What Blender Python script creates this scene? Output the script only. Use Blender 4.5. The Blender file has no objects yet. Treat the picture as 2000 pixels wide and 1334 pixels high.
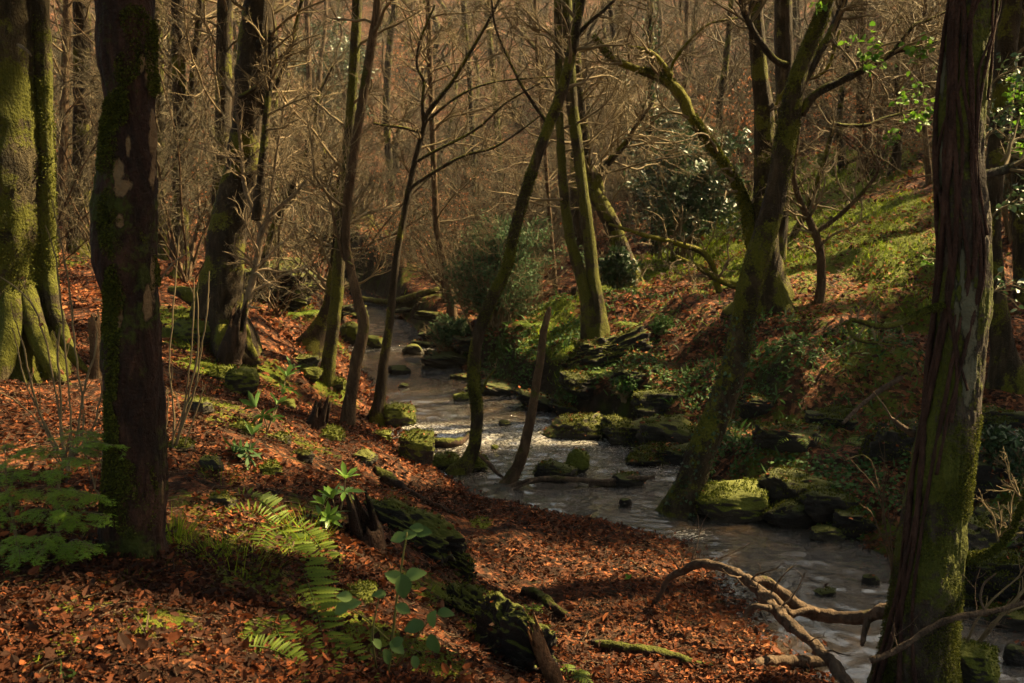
import bpy, math, random
import numpy as np
R = math.radians
SC = bpy.context.scene
COL = SC.collection

# ------------------------------------------------------------------ camera
F = 1944.0                      # focal length in pixels of a 2000 px wide frame
PITCH = math.atan((667 - 400) / F)
cam_d = bpy.data.cameras.new('camera'); cam = bpy.data.objects.new('camera', cam_d); COL.objects.link(cam)
cam_d.lens = 35.0; cam_d.sensor_width = 36.0; cam_d.clip_end = 2000; cam_d.clip_start = 0.05
cam.location = (0, 0, 0); cam.rotation_euler = (math.pi/2 - PITCH, 0, 0)
cam_d.dof.use_dof = True; cam_d.dof.focus_distance = 6.5; cam_d.dof.aperture_fstop = 4.5
SC.camera = cam

# ------------------------------------------------------------------ light
SUN_AZ, SUN_EL = 64.0, 45.0     # degrees clockwise from the view direction, above the horizon
SUNV = np.array([math.sin(R(SUN_AZ))*math.cos(R(SUN_EL)), math.cos(R(SUN_AZ))*math.cos(R(SUN_EL)), math.sin(R(SUN_EL))])
world = bpy.data.worlds.new('World'); SC.world = world; world.use_nodes = True
nt = world.node_tree; nt.nodes.clear()
wo = nt.nodes.new('ShaderNodeOutputWorld'); bg = nt.nodes.new('ShaderNodeBackground')
sky = nt.nodes.new('ShaderNodeTexSky'); sky.sky_type = 'NISHITA'; sky.sun_disc = False
sky.sun_elevation = R(SUN_EL); sky.sun_rotation = R(SUN_AZ); sky.dust_density = 3.0; sky.air_density = 1.2; sky.ozone_density = 0.6
tint = nt.nodes.new('ShaderNodeMix'); tint.data_type = 'RGBA'; tint.blend_type = 'MULTIPLY'; tint.inputs[0].default_value = 1
tint.inputs[7].default_value = (1.0, 0.90, 0.70, 1)
nt.links.new(sky.outputs[0], tint.inputs[6]); nt.links.new(tint.outputs[2], bg.inputs[0]); nt.links.new(bg.outputs[0], wo.inputs[0])
bg.inputs[1].default_value = 0.065
sun_d = bpy.data.lights.new('sun', 'SUN'); sun_d.energy = 5.0; sun_d.angle = R(0.8); sun_d.color = (1.0, 0.77, 0.40)
sun = bpy.data.objects.new('sun', sun_d); COL.objects.link(sun)
from mathutils import Vector
sun.rotation_euler = Vector(SUNV).to_track_quat('Z', 'Y').to_euler(); sun.location = (20, 15, 20)

vs = SC.view_settings
vs.view_transform = 'Standard'; vs.look = 'None'; vs.gamma = 1.0; vs.exposure = 2.45; vs.use_curve_mapping = False
SC.render.engine = 'CYCLES'
cy = SC.cycles
cy.max_bounces = 5; cy.diffuse_bounces = 2; cy.glossy_bounces = 2; cy.transmission_bounces = 2; cy.transparent_max_bounces = 4
cy.volume_bounces = 0
cy.use_denoising = True; cy.use_adaptive_sampling = True; cy.adaptive_threshold = 0.02
try: cy.sample_clamp_indirect = 4.0
except Exception: pass

# ------------------------------------------------------------------ numpy helpers
def rng_(s): return np.random.default_rng(s)
def norm(v): return v / np.maximum(np.linalg.norm(v, axis=-1, keepdims=True), 1e-9)
def smooth(t): t = np.clip(t, 0, 1); return t*t*(3-2*t)

def _hash(i, j, k, s):
    n = (i*374761393 + j*668265263 + k*2147483647 + s*974711 + 1013904223) & 0xffffffff
    n = ((n ^ (n >> 13)) * 1274126177) & 0xffffffff
    n = n ^ (n >> 16)
    return (n & 0xffff) / 65535.0
def vnoise(P, scale=1.0, seed=0):
    P = np.asarray(P, float) * scale
    if P.shape[-1] == 2: P = np.concatenate([P, np.zeros(P.shape[:-1]+(1,))], -1)
    I = np.floor(P).astype(np.int64); Fr = P - I; Fr = Fr*Fr*(3-2*Fr)
    x, y, z = Fr[..., 0], Fr[..., 1], Fr[..., 2]
    i, j, k = I[..., 0], I[..., 1], I[..., 2]
    r = 0
    for a in (0, 1):
        for b in (0, 1):
            for c in (0, 1):
                r = r + _hash(i+a, j+b, k+c, seed) * (x if a else 1-x) * (y if b else 1-y) * (z if c else 1-z)
    return r*2 - 1
def fbm(P, scale=1.0, seed=0, octs=3):
    r, a = 0, 1.0
    for o in range(octs):
        r = r + a*vnoise(P, scale*2**o, seed+o*17); a *= .5
    return r

def ray(u, v):
    x = (u-1000)/F; y = (667-v)/F
    return np.array([x, math.cos(PITCH)+y*math.sin(PITCH), y*math.cos(PITCH)-math.sin(PITCH)])
def px(u, v, Y):
    d = ray(u, v); return d * (Y/d[1])

# ------------------------------------------------------------------ terrain
# stream course: y, left edge x, right edge x
SY = np.array([-6, 0, 3, 6.15, 6.7, 8.0, 8.9, 9.3, 9.8, 10.7, 11.85, 13.2, 14.9, 16.5, 18.5, 21, 24, 27, 31, 36, 42])
SL = np.array([7.0, 5.2, 3.7, 2.35, 2.2, 1.95, 1.8, 1.35, 0.15, -.5, -.92, -1.38, -1.8, -2.25, -2.9, -3.4, -3.75, -4.2, -5.0, -7, -11])
SRr = np.array([9.5, 7.2, 5.4, 3.95, 3.75, 3.45, 3.1, 2.85, 2.5, 2.2, 2.0, 1.7, .5, -.25, -1.0, -1.85, -2.45, -3.35, -4.3, -6.3, -10.4])
def xL(y): return np.interp(y, SY, SL)
def xR(y): return np.interp(y, SY, SRr)
def zw(y): return -3.1 + np.clip(np.asarray(y, float)-12, 0, 40)*0.016

CP = []
def cpx(*a):
    for (u, v, Y) in a: CP.append(px(u, v, Y))
cpx((0,1334,3.2),(260,1334,3.15),(450,1334,3.2),(600,1334,3.5),(700,1334,3.95),(850,1334,4.4),(1050,1334,4.9),(1300,1334,5.7),(1500,1334,5.9),
    (0,1150,4.1),(262,1060,4.75),(450,1150,4.3),(560,1000,5.9),(700,1150,5.0),(850,1200,5.3),(820,1080,6.5),(1000,1200,6.5),(1000,1100,7.8),(1150,1020,8.9),
    (1200,1150,7.3),(1300,1230,6.7),
    (0,900,6.3),(200,850,7.0),(350,800,8.5),(450,800,9.5),(500,900,7.5),(650,900,9.0),(600,850,9.6),(800,900,10.5),(800,1000,8.2),(900,950,9.8),
    (0,730,9.7),(100,720,10),(230,700,10.4),(420,660,13.2),(450,690,13),(550,700,13.6),(600,780,13.3),(640,745,15.8),(680,830,13.0),(735,820,13.5),
    (150,520,20),(340,570,15.5),(500,620,14.6),(560,560,18),(640,600,20),(650,640,18.5),(0,560,17),(250,520,20),(560,530,23),
    # right bank and hill
    (1150,665,16.3),(1080,590,18),(1050,640,17.5),(1230,545,22),(1300,480,27),(1180,520,26),(1490,580,15.5),(1400,450,25),(1650,395,24),(1800,350,24),
    (1540,330,30),(1800,450,18),(1700,620,13.5),(1550,750,12.5),(1700,850,11),(1440,810,12.6),(1300,700,15.0),(1380,600,16.5),(1750,740,12),(1950,700,13),(1950,900,10.4),
    (2000,600,15),(1500,660,14.4),(1250,720,14.6),(950,640,21),(900,600,25),(1000,560,24))
for q in ((-12,3,-1.1),(-12,10,-1.0),(-14,20,-.3),(-20,30,1.0),(-8,25,-1.0),(-7,32,-.8),(-3,34,-1.6),(-30,50,6),(-10,48,2.5),(0,42,.6),(6,36,-.1),
          (15,36,4.0),(12,26,2.2),(20,20,4.5),(13,14,0.6),(25,10,4.5),(30,30,9),(9,9,-1.4),(12,4,-.8),(9,-2,-2.2),(14,-8,0),(-6,-6,-1.7),(0,-5,-2.1),(3,-3,-2.8),
          (0,1,-1.75),(-4,1,-1.55),(2,3,-2.6),(-30,0,0),(-30,-20,0),(25,-15,4),(40,0,9),(0,60,8),(-20,70,12),(20,60,13),(40,50,17),(-45,40,5),(-50,70,14),(0,90,18),
          (-40,100,22),(40,90,24),(60,60,22),(0,130,27),(-60,130,28),(60,130,32),(70,20,17),(-80,20,6),(80,-20,12),(-70,-40,2),(0,-50,-2),(-90,90,20),(90,90,30)):
    CP.append(np.array(q, float))
CP = np.array(CP)
def _tps():
    X = CP[:, :2]; n = len(X)
    D = np.linalg.norm(X[:, None]-X[None], axis=2)
    A = np.zeros((n+3, n+3)); A[:n, :n] = D - np.eye(n)*0.05
    Pm = np.concatenate([np.ones((n, 1)), X], 1); A[:n, n:] = Pm; A[n:, :n] = Pm.T
    b = np.zeros(n+3); b[:n] = CP[:, 2]
    return np.linalg.solve(A, b)
_W = _tps()
def _base(x, y):
    sh = x.shape; x = x.ravel(); y = y.ravel(); out = np.empty(len(x)); n = len(CP)
    for s in range(0, len(x), 20000):
        xx, yy = x[s:s+20000], y[s:s+20000]
        D = np.hypot(xx[:, None]-CP[None, :, 0], yy[:, None]-CP[None, :, 1])
        out[s:s+20000] = D @ _W[:n] + _W[n] + _W[n+1]*xx + _W[n+2]*yy
    return out.reshape(sh)
def H(x, y, detail=True):
    x = np.asarray(x, float); y = np.asarray(y, float); x, y = np.broadcast_arrays(x, y)
    P = np.stack([x, y], -1)
    w = zw(y)
    b = _base(x, y)
    far = smooth((y-15)/30)
    n = fbm(P, .55, 3, 3)
    b = b + n*(.07 + .35*far)
    right = x > (xL(y)+xR(y))/2
    if detail:
        b = b + fbm(P, 2.2, 9, 3)*np.where(right, .07, .035)
        b = b + np.where(right, .10, 0.05)*np.abs(vnoise(P, 1.3, 21)) + np.where(right, .20, .0)*fbm(P, 1.1, 23, 2)*smooth((x-xR(y))/1.)*smooth((19-y)/3)
    wob = vnoise(P, 1.1, 5)*.10 + vnoise(P, 3.1, 6)*.07
    l, r = xL(y)+wob, xR(y)+wob
    # bed
    d = np.minimum(x-l, r-x)
    bed = w - .05 - .16*smooth(d/.5) + vnoise(P, 4, 8)*.05
    sl, sr = l-x, x-r
    left = np.maximum(b, w+.10)
    left = w-.05 + (left-w+.05)*smooth((sl+.05)/1.1)
    rgt = np.maximum(b, w+.32)
    rgt = w-.06 + (rgt-w+.06)*smooth((sr+.02)/.55)
    g = np.where(d > 0, bed, np.where(sl > 0, left, rgt))
    end = smooth((y-38)/5)
    return g*(1-end) + b*end
def H1(x, y): return float(H(np.array([x]), np.array([y]))[0])
def hit(u, v, water=False):
    d = ray(u, v)
    Ys = np.concatenate([np.arange(2.2, 16, .03), np.arange(16, 90, .15)])
    x = d[0]/d[1]*Ys; z = d[2]/d[1]*Ys
    g = H(x, Ys)
    if water: g = np.maximum(g, np.where((x > xL(Ys)-.1) & (x < xR(Ys)+.1), zw(Ys), -99))
    k = np.where(z <= g)[0]
    k = k[0] if len(k) else len(Ys)-1
    return np.array([x[k], Ys[k], g[k]])

# ------------------------------------------------------------------ meshes
class Geo:
    """collects vertices, faces and one value per vertex; build() links them as one mesh object"""
    def __init__(s): s.V = []; s.F = []; s.A = []; s.n = 0
    def add(s, V, Fs, a=None):
        V = np.asarray(V, float).reshape(-1, 3)
        if not len(V): return
        if not isinstance(Fs, (list, tuple)): Fs = [Fs]
        for f in Fs:
            f = np.asarray(f)
            if len(f): s.F.append(f + s.n)
        s.A.append(np.full(len(V), .5) if a is None else np.broadcast_to(np.asarray(a, float).ravel(), (len(V),)) if np.size(a) in (1, len(V)) else a)
        s.V.append(V); s.n += len(V)
    def mesh(s, name, origin=(0, 0, 0), smoothf=True):
        V = np.concatenate(s.V) - np.array(origin); me = bpy.data.meshes.new(name)
        me.vertices.add(len(V)); me.vertices.foreach_set('co', V.astype(np.float32).ravel())
        idx = np.concatenate([f.ravel() for f in s.F]).astype(np.int32)
        tot = np.concatenate([np.full(len(f), f.shape[1]) for f in s.F]).astype(np.int32)
        st = np.concatenate([[0], np.cumsum(tot)[:-1]]).astype(np.int32)
        me.loops.add(len(idx)); me.loops.foreach_set('vertex_index', idx)
        me.polygons.add(len(tot)); me.polygons.foreach_set('loop_start', st)
        try: me.polygons.foreach_set('loop_total', tot)
        except Exception: pass
        me.polygons.foreach_set('use_smooth', np.full(len(tot), smoothf))
        at = me.attributes.new('rnd', 'FLOAT', 'POINT'); at.data.foreach_set('value', np.concatenate(s.A).astype(np.float32))
        me.update(calc_edges=True); me.validate()
        return me
    def build(s, name, mat, parent=None, smoothf=True, origin=None):
        if not s.V: return None
        o_ = np.array(parent.location) if parent is not None and origin is None else np.array(origin if origin is not None else (0, 0, 0))
        me = s.mesh(name, o_, smoothf); me.materials.append(mat)
        o = bpy.data.objects.new(name, me); COL.objects.link(o)
        if parent is not None: o.parent = parent
        else: o.location = o_
        return o
def tag(o, label=None, cat=None, group=None, kind=None):
    if label: o['label'] = label
    if cat: o['category'] = cat
    if group: o['group'] = group
    if kind or cat: o['kind'] = kind or 'thing'
    return o
def thing(name, label, cat, loc, group=None):
    o = bpy.data.objects.new(name, None); COL.objects.link(o); o.location = tuple(loc); o.empty_display_size = .2
    return tag(o, label, cat, group)
def copy_tree(o, parent=None):
    c = o.copy(); COL.objects.link(c)
    if parent is not None: c.parent = parent
    for ch in list(o.children): copy_tree(ch, c)
    return c

def batch_tubes(P, Rd, k, cap=False):
    """P (N,m,3) paths, Rd (N,m) radii -> verts, quads"""
    N, m, _ = P.shape
    T = np.empty_like(P); T[:, 1:-1] = P[:, 2:]-P[:, :-2]; T[:, 0] = P[:, 1]-P[:, 0]; T[:, -1] = P[:, -1]-P[:, -2]
    T = norm(T); ch = norm(P[:, -1]-P[:, 0])
    ref = np.where(np.abs(ch[:, 2:3]) > .8, np.array([[0, 1., 0]]), np.array([[0, 0, 1.]]))
    ref = norm(np.cross(ch, ref))[:, None, :]
    A = norm(ref - (ref*T).sum(-1, keepdims=True)*T); B = np.cross(T, A)
    th = np.arange(k)/k*2*np.pi
    V = P[:, :, None, :] + Rd[:, :, None, None]*(A[:, :, None, :]*np.cos(th)[:, None] + B[:, :, None, :]*np.sin(th)[:, None])
    base = (np.arange(N)*m*k)[:, None, None] + (np.arange(m-1)*k)[None, :, None]
    a = base + np.arange(k)[None, None]; b = base + ((np.arange(k)+1) % k)[None, None]
    Q = np.stack([a, b, b+k, a+k], -1).reshape(-1, 4)
    return V.reshape(-1, 3), Q
def catmull(Pc, n):
    Pc = np.asarray(Pc, float); m = len(Pc)
    E = np.concatenate([[2*Pc[0]-Pc[1]], Pc, [2*Pc[-1]-Pc[-2]]])
    L = np.concatenate([[0], np.cumsum(np.linalg.norm(np.diff(Pc[:, :3], axis=0), axis=1))]); t = np.linspace(0, L[-1], n)
    i = np.clip(np.searchsorted(L, t, side='right')-1, 0, m-2); f = (t-L[i])/np.maximum(L[i+1]-L[i], 1e-9); f = f[:, None]
    p0, p1, p2, p3 = E[i], E[i+1], E[i+2], E[i+3]
    return .5*((2*p1)+(-p0+p2)*f+(2*p0-5*p1+4*p2-p3)*f**2+(-p0+3*p1-3*p2+p3)*f**3)
def wood_tube(geo, path4, sides=14, step=None, lump=.10, lobes=0, flare_h=.6, seed=0, fine=.03, close=True, attr=None, nlobe=5, fiss=0.):
    """path4: (m,4) x,y,z,r control points. an organic trunk or limb surface"""
    path4 = np.asarray(path4, float)
    L = np.linalg.norm(np.diff(path4[:, :3], axis=0), axis=1).sum()
    step = step or max(path4[:, 3].mean()*.45, .02)
    n = int(np.clip(L/step, 5, 420)); C = catmull(path4, n); P, r = C[:, :3], np.maximum(C[:, 3], .002)
    T = norm(np.gradient(P, axis=0)); A = np.zeros_like(P)
    a = np.cross(T[0], [0, 1., .1]); a = a/np.linalg.norm(a)
    for i in range(n):
        a = a - T[i]*(a@T[i]); a = a/np.linalg.norm(a); A[i] = a
    B = np.cross(T, A); th = np.arange(sides)/sides*2*np.pi
    D = A[:, None]*np.cos(th)[:, None] + B[:, None]*np.sin(th)[:, None]
    s = np.concatenate([[0], np.cumsum(np.linalg.norm(np.diff(P, axis=0), axis=1))])
    rs = r.mean()
    X = P[:, None]+D*r[:, None, None]
    rad = r[:, None]*(1 + lump*fbm(X, .55/max(rs, .03), seed, 2) + fine*vnoise(X*np.array([3, 3, 1.]), 2.2/max(rs, .03), seed+5))
    if fiss:
        Z = X*np.array([1, 1, .22]); a1 = 1-np.abs(vnoise(Z+.05*vnoise(X, 6, 77)[..., None], 17, seed+31)); a2 = 1-np.abs(vnoise(X*np.array([1, 1, .5]), 30, seed+32))
        rad = rad*(1-fiss*np.clip(a1-.80, 0, 1)*4-fiss*.5*np.clip(a2-.8, 0, 1)*4+fiss*.5*fbm(X, 9, seed+40, 2))
    if lobes:
        e = np.exp(-s/flare_h)[:, None]
        ph = rng_(seed).random(3)*6.28
        lb = (np.abs(np.cos(nlobe/2*th+ph[0]+.4*np.sin(th+ph[2])))**1.5*1.0 + .45*np.maximum(0, np.cos((nlobe-2)*th+ph[1])))[None]
        rad = rad*(1 + lobes*e*lb + .08*np.cos(3*th+ph[0])[None]*np.exp(-s/3)[:, None])
    V = P[:, None] + D*rad[..., None]
    i = (np.arange(n-1)*sides)[:, None]; j = np.arange(sides)[None]; j2 = (j+1) % sides
    Q = np.stack([i+j, i+j2, i+sides+j2, i+sides+j], -1).reshape(-1, 4)
    V = V.reshape(-1, 3); Fs = [Q]
    if close:
        V = np.concatenate([V, P[-1:]+T[-1:]*r[-1]*.6, P[:1]-T[:1]*r[0]*.2]); m0 = (n-1)*sides
        tip = n*sides
        Fs.append(np.stack([m0+np.arange(sides), m0+(np.arange(sides)+1) % sides, np.full(sides, tip)], -1))
        Fs.append(np.stack([(np.arange(sides)+1) % sides, np.arange(sides), np.full(sides, tip+1)], -1))
    at = None if attr is None else attr(V)
    geo.add(V, Fs, at)
    return C

def walk(S, D, L, m, wob, up, rng, upv=(0, 0, 1.)):
    N = len(S); P = np.empty((N, m, 3)); P[:, 0] = S; d = norm(D)
    for i in range(1, m):
        d = norm(d + rng.normal(0, wob, (N, 3)) + up*np.array(upv)); P[:, i] = P[:, i-1] + d*(L/(m-1))[:, None]
    return P
def spawn(paths, rads, n, rng, t0=.2, t1=1.0, ang=(35, 65), lenf=(.3, .6), L=None, rf=.55, bias=None, bw=0.):
    """children of a batch of paths (N,m,3)"""
    N, m, _ = paths.shape; idx = np.repeat(np.arange(N), n); M = len(idx)
    t = (t0+(t1-t0)*rng.random(M))*(m-1); i = np.minimum(t.astype(int), m-2); f = (t-i)[:, None]
    S = paths[idx, i]*(1-f)+paths[idx, i+1]*f; T = norm(paths[idx, i+1]-paths[idx, i])
    r = rads[idx, i]*(1-f[:, 0])+rads[idx, i+1]*f[:, 0]
    q = rng.normal(size=(M, 3)); q = norm(q - (q*T).sum(-1, keepdims=True)*T)
    a = np.radians(rng.uniform(*ang, M))[:, None]
    D = T*np.cos(a)+q*np.sin(a)
    if bias is not None: D = norm(D+bw*np.array(bias))
    PL = np.linalg.norm(np.diff(paths, axis=1), axis=2).sum(1)[idx] if L is None else np.full(M, L)
    ln = PL*rng.uniform(*lenf, M)*(1-.45*t/(m-1))
    return S, D, ln, np.maximum(r*rf, .0015)
def taper(r0, m, end=.35): return r0[:, None]*np.linspace(1, end, m)[None]
def twig_system(geo, paths, rads, levels, seed, wob=.16, up=.03, k=(5, 4, 3), tips=None, rmin=.0025):
    """paths (N,m,3): grows generations of side branches; returns last generation"""
    rng = rng_(seed); P, Rd = paths, rads; allp = []
    for li, lv in enumerate(levels):
        S, D, ln, r = spawn(P, Rd, lv[0], rng, t0=lv[3] if len(lv) > 3 else .15, lenf=lv[1], ang=lv[2], rf=.55)
        m = [7, 6, 5, 4][min(li, 3)]
        r = np.maximum(r, rmin)
        P = walk(S, D, ln, m, wob, up, rng); Rd = taper(r, m, .4)
        geo.add(*batch_tubes(P, Rd, k[min(li, len(k)-1)])); allp.append((P, Rd))
    return allp
def resamp(C, m):
    i = np.linspace(0, len(C)-1, m).astype(int); return C[i]

# leaf templates: (points (k,2): along, across), faces, all in unit length
def tmpl(pts, faces): return np.array(pts, float), [np.array(f) for f in faces]
LEAF6 = tmpl([(0,0),(.32,-.27),(.32,0),(.32,.27),(.72,-.22),(.72,0),(.72,.22),(1,0)],
             [[(1,4,5,2),(2,5,6,3)], [(0,1,2),(0,2,3),(4,7,5),(5,7,6)]])
LEAF4 = tmpl([(0,0),(.45,-.3),(.5,0),(.45,.3),(1,0)], [[(0,1,2),(0,2,3),(1,4,2),(2,4,3)]])
DIAM = tmpl([(0,0),(.5,-.3),(1,0),(.5,.3)], [[(0,1,2,3)]])
BLADE = tmpl([(0,-.02),(0,.02),(.35,-.018),(.35,.018),(.7,-.012),(.7,.012),(1,0)], [[(0,2,3,1),(2,4,5,3)], [(4,6,5)]])
NEED = tmpl([(0,-.06),(0,.06),(1,.03),(1,-.03)], [[(0,3,2,1)]])
LANCE = tmpl([(0,0),(.3,-.11),(.3,0),(.3,.11),(.65,-.14),(.65,0),(.65,.14),(1,0)],
             [[(1,4,5,2),(2,5,6,3)], [(0,1,2),(0,2,3),(4,7,5),(5,7,6)]])
def _serr(n, wid, tooth):
    pts = [(0, 0)]; L_, R_ = [], []
    ctr = [0]
    rows = []
    for i in range(1, n+1):
        t = i/(n+1); w = wid*math.sin(math.pi*min(t*.95+.03, 1))**.8
        for side in (-1, 1):
            pass
        rows.append((t, w, t-.35/(n+1), w*(1-tooth)))
    fs3, fs4 = [], []
    prev = None
    for (t, w, t2, w2) in rows:
        a = len(pts); pts += [(t2, -w2), (t2, 0), (t2, w2), (t, -w), (t, 0), (t, w)]
        if prev is None: fs3 += [(0, a, a+1), (0, a+1, a+2)]
        else:
            p = prev; fs4 += [(p+3, a, a+1, p+4), (p+4, a+1, a+2, p+5)]
        fs4 += [(a, a+3, a+4, a+1), (a+1, a+4, a+5, a+2)]; prev = a
    a = len(pts); pts.append((1.03, 0)); p = prev; fs3 += [(p+3, a, p+4), (p+4, a, p+5)]
    return tmpl(pts, [fs4, fs3])
SERR = _serr(9, .40, .16)
PINNA = _serr(8, .105, .5)
HOLLY = _serr(4, .26, .45)
def cards(geo, tm, P, X, Nn, size, curl=None, fold=0.15, val=None, width=None):
    """place N leaf cards: P base points, X along direction, Nn normal, size length"""
    pts, faces = tm; N = len(P); k = len(pts)
    X = norm(X); Z = norm(Nn-(Nn*X).sum(-1, keepdims=True)*X); Yv = np.cross(Z, X)
    size = np.broadcast_to(size, (N,)).astype(float); c = np.zeros(N) if curl is None else np.broadcast_to(curl, (N,))
    w = np.ones(N) if width is None else np.broadcast_to(width, (N,))
    a = pts[None, :, 0]; b = pts[None, :, 1]*w[:, None]
    h = c[:, None]*a*a + np.broadcast_to(fold, (N,))[:, None]*np.abs(b)*2
    V = P[:, None] + size[:, None, None]*(X[:, None]*a[..., None] + Yv[:, None]*b[..., None] + Z[:, None]*h[..., None])
    off = (np.arange(N)*k)[:, None, None]
    Fs = [(f[None]+off).reshape(-1, f.shape[1]) for f in faces]
    geo.add(V.reshape(-1, 3), Fs, None if val is None else np.repeat(val, k))

# ------------------------------------------------------------------ materials
MATS = {}
class NG:
    def __init__(s, name):
        s.m = bpy.data.materials.new(name); s.m.use_nodes = True; s.t = s.m.node_tree; s.t.nodes.clear()
        s.out = s.n('ShaderNodeOutputMaterial'); MATS[name] = s.m
    def n(s, typ, **k):
        x = s.t.nodes.new(typ)
        for a, b in k.items(): setattr(x, a, b)
        return x
    def l(s, a, b): s.t.links.new(a, b)
    def co(s, scale=(1, 1, 1)):
        tc = s.n('ShaderNodeTexCoord'); mp = s.n('ShaderNodeMapping'); mp.inputs['Scale'].default_value = scale
        s.l(tc.outputs['Object'], mp.inputs[0]); return mp.outputs[0]
    def noise(s, vec, scale, detail=4, rough=.6, dist=0):
        x = s.n('ShaderNodeTexNoise'); x.inputs['Scale'].default_value = scale; x.inputs['Detail'].default_value = detail
        x.inputs['Roughness'].default_value = rough; x.inputs['Distortion'].default_value = dist; s.l(vec, x.inputs['Vector']); return x.outputs[0]
    def ramp(s, fac, stops, interp='LINEAR'):
        x = s.n('ShaderNodeValToRGB'); x.color_ramp.interpolation = interp; e = x.color_ramp.elements
        while len(e) < len(stops): e.new(.5)
        for i, (p, c) in enumerate(stops): e[i].position = p; e[i].color = (c, c, c, 1) if not isinstance(c, tuple) else (*c, 1)
        s.l(fac, x.inputs[0]); return x.outputs[0]
    def mix(s, f, a, b):
        x = s.n('ShaderNodeMix', data_type='RGBA')
        for inp, v in ((x.inputs[0], f), (x.inputs[6], a), (x.inputs[7], b)):
            if isinstance(v, (int, float)): inp.default_value = v
            elif isinstance(v, tuple): inp.default_value = (*v, 1)
            else: s.l(v, inp)
        return x.outputs[2]
    def math(s, op, a, b=0.0, clamp=False):
        x = s.n('ShaderNodeMath', operation=op, use_clamp=clamp)
        for inp, v in ((x.inputs[0], a), (x.inputs[1], b)):
            if isinstance(v, (int, float)): inp.default_value = v
            else: s.l(v, inp)
        return x.outputs[0]
    def attr(s, nm='rnd'):
        x = s.n('ShaderNodeAttribute'); x.attribute_name = nm; return x.outputs['Fac']
    def nz(s):
        g = s.n('ShaderNodeNewGeometry'); x = s.n('ShaderNodeSeparateXYZ'); s.l(g.outputs['Normal'], x.inputs[0]); return x.outputs[2]
    def bump(s, h, dist, strength=1.0):
        b = s.n('ShaderNodeBump'); b.inputs['Distance'].default_value = dist; b.inputs['Strength'].default_value = strength
        s.l(h, b.inputs['Height']); return b.outputs[0]
    def bsdf(s, color, rough=.8, bump=None, spec=.3, transl=0, tcol=None):
        p = s.n('ShaderNodeBsdfPrincipled')
        if isinstance(color, tuple): p.inputs['Base Color'].default_value = (*color, 1)
        else: s.l(color, p.inputs['Base Color'])
        if isinstance(rough, (int, float)): p.inputs['Roughness'].default_value = rough
        else: s.l(rough, p.inputs['Roughness'])
        p.inputs['Specular IOR Level'].default_value = spec
        if bump is not None: s.l(bump, p.inputs['Normal'])
        o = p.outputs[0]
        if transl:
            t = s.n('ShaderNodeBsdfTranslucent')
            if isinstance(tcol or color, tuple): t.inputs[0].default_value = (*(tcol or color), 1)
            else: s.l(tcol or color, t.inputs[0])
            mx = s.n('ShaderNodeMixShader'); mx.inputs[0].default_value = transl; s.l(o, mx.inputs[1]); s.l(t.outputs[0], mx.inputs[2]); o = mx.outputs[0]
        s.l(o, s.out.inputs[0]); return s.m
    def maskmix(s, x, lo, hi):
        m = s.n('ShaderNodeMapRange', interpolation_type='SMOOTHSTEP'); m.inputs[1].default_value = lo; m.inputs[2].default_value = hi
        s.l(x, m.inputs[0]); return m.outputs[0]

MOSS_A, MOSS_B = (.012, .016, .003), (.085, .085, .010)
def bark(name, c0, c1, c2, moss=.5, ridge=9, up=.5, mossb=None, attr_w=0., pale=None, scale=1.):
    g = NG(name); v = g.co((1*scale, 1*scale, .28*scale)); v1 = g.co()
    n1 = g.noise(v, ridge, 6, .65, .6); n2 = g.noise(v1, 2.2, 4, .6); n3 = g.noise(v1, 45, 3, .6)
    col = g.ramp(n1, [(.3, c0), (.52, c1), (.75, c2)])
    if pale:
        # pale by attribute: bark flaked off, and sunlight painted on the right trunk
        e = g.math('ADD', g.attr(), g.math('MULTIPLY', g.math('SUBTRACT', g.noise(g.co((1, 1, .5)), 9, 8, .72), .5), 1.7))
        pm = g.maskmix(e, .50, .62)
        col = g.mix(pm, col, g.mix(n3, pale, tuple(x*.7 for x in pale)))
    mn = g.math('ADD', n2, g.math('MULTIPLY', g.nz(), up*.35))
    mn = g.math('ADD', mn, g.math('MULTIPLY', g.math('SUBTRACT', n3, .5), .25))
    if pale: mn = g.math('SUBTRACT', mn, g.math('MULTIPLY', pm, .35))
    mm = g.maskmix(mn, .72-moss*.42, .80-moss*.42)
    mc = g.mix(n3, MOSS_A, mossb or MOSS_B)
    col = g.mix(g.math('MULTIPLY', mm, .92), col, mc)
    h = g.math('ADD', n1, g.math('MULTIPLY', n3, .35))
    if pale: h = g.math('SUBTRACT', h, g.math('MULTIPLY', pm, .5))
    return g.bsdf(col, .9, g.bump(h, .06, 1.0), .2)
M_bark_dark = bark('bark_dark_mossy', (.010, .007, .004), (.030, .020, .011), (.085, .058, .032), .47, 9, .55, (.15, .145, .009))
M_bark_fore = bark('bark_flaking_red', (.006, .004, .003), (.026, .012, .008), (.085, .040, .024), .46, 9, .3, (.055, .065, .008), pale=(.19, .12, .06))
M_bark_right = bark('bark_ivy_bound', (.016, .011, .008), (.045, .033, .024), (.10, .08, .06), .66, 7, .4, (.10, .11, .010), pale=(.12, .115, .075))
M_bark_moss = bark('bark_thick_moss', (.014, .010, .006), (.040, .030, .015), (.09, .07, .035), .66, 9, .6, (.12, .12, .010))
M_moss_sunlit = bark('bark_moss_painted_sun', (.02, .014, .006), (.05, .04, .015), (.09, .07, .03), 1.0, 9, .7, (.22, .20, .010))  # moss colour raised to stand for sunlight on the arching tree's limbs
M_bark_brown = bark('bark_brown_smooth', (.030, .017, .009), (.075, .045, .024), (.16, .10, .055), .30, 12, .5)
M_bark_red = bark('bark_red_vine', (.018, .010, .008), (.05, .024, .017), (.095, .05, .036), .16, 16, .3)
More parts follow.
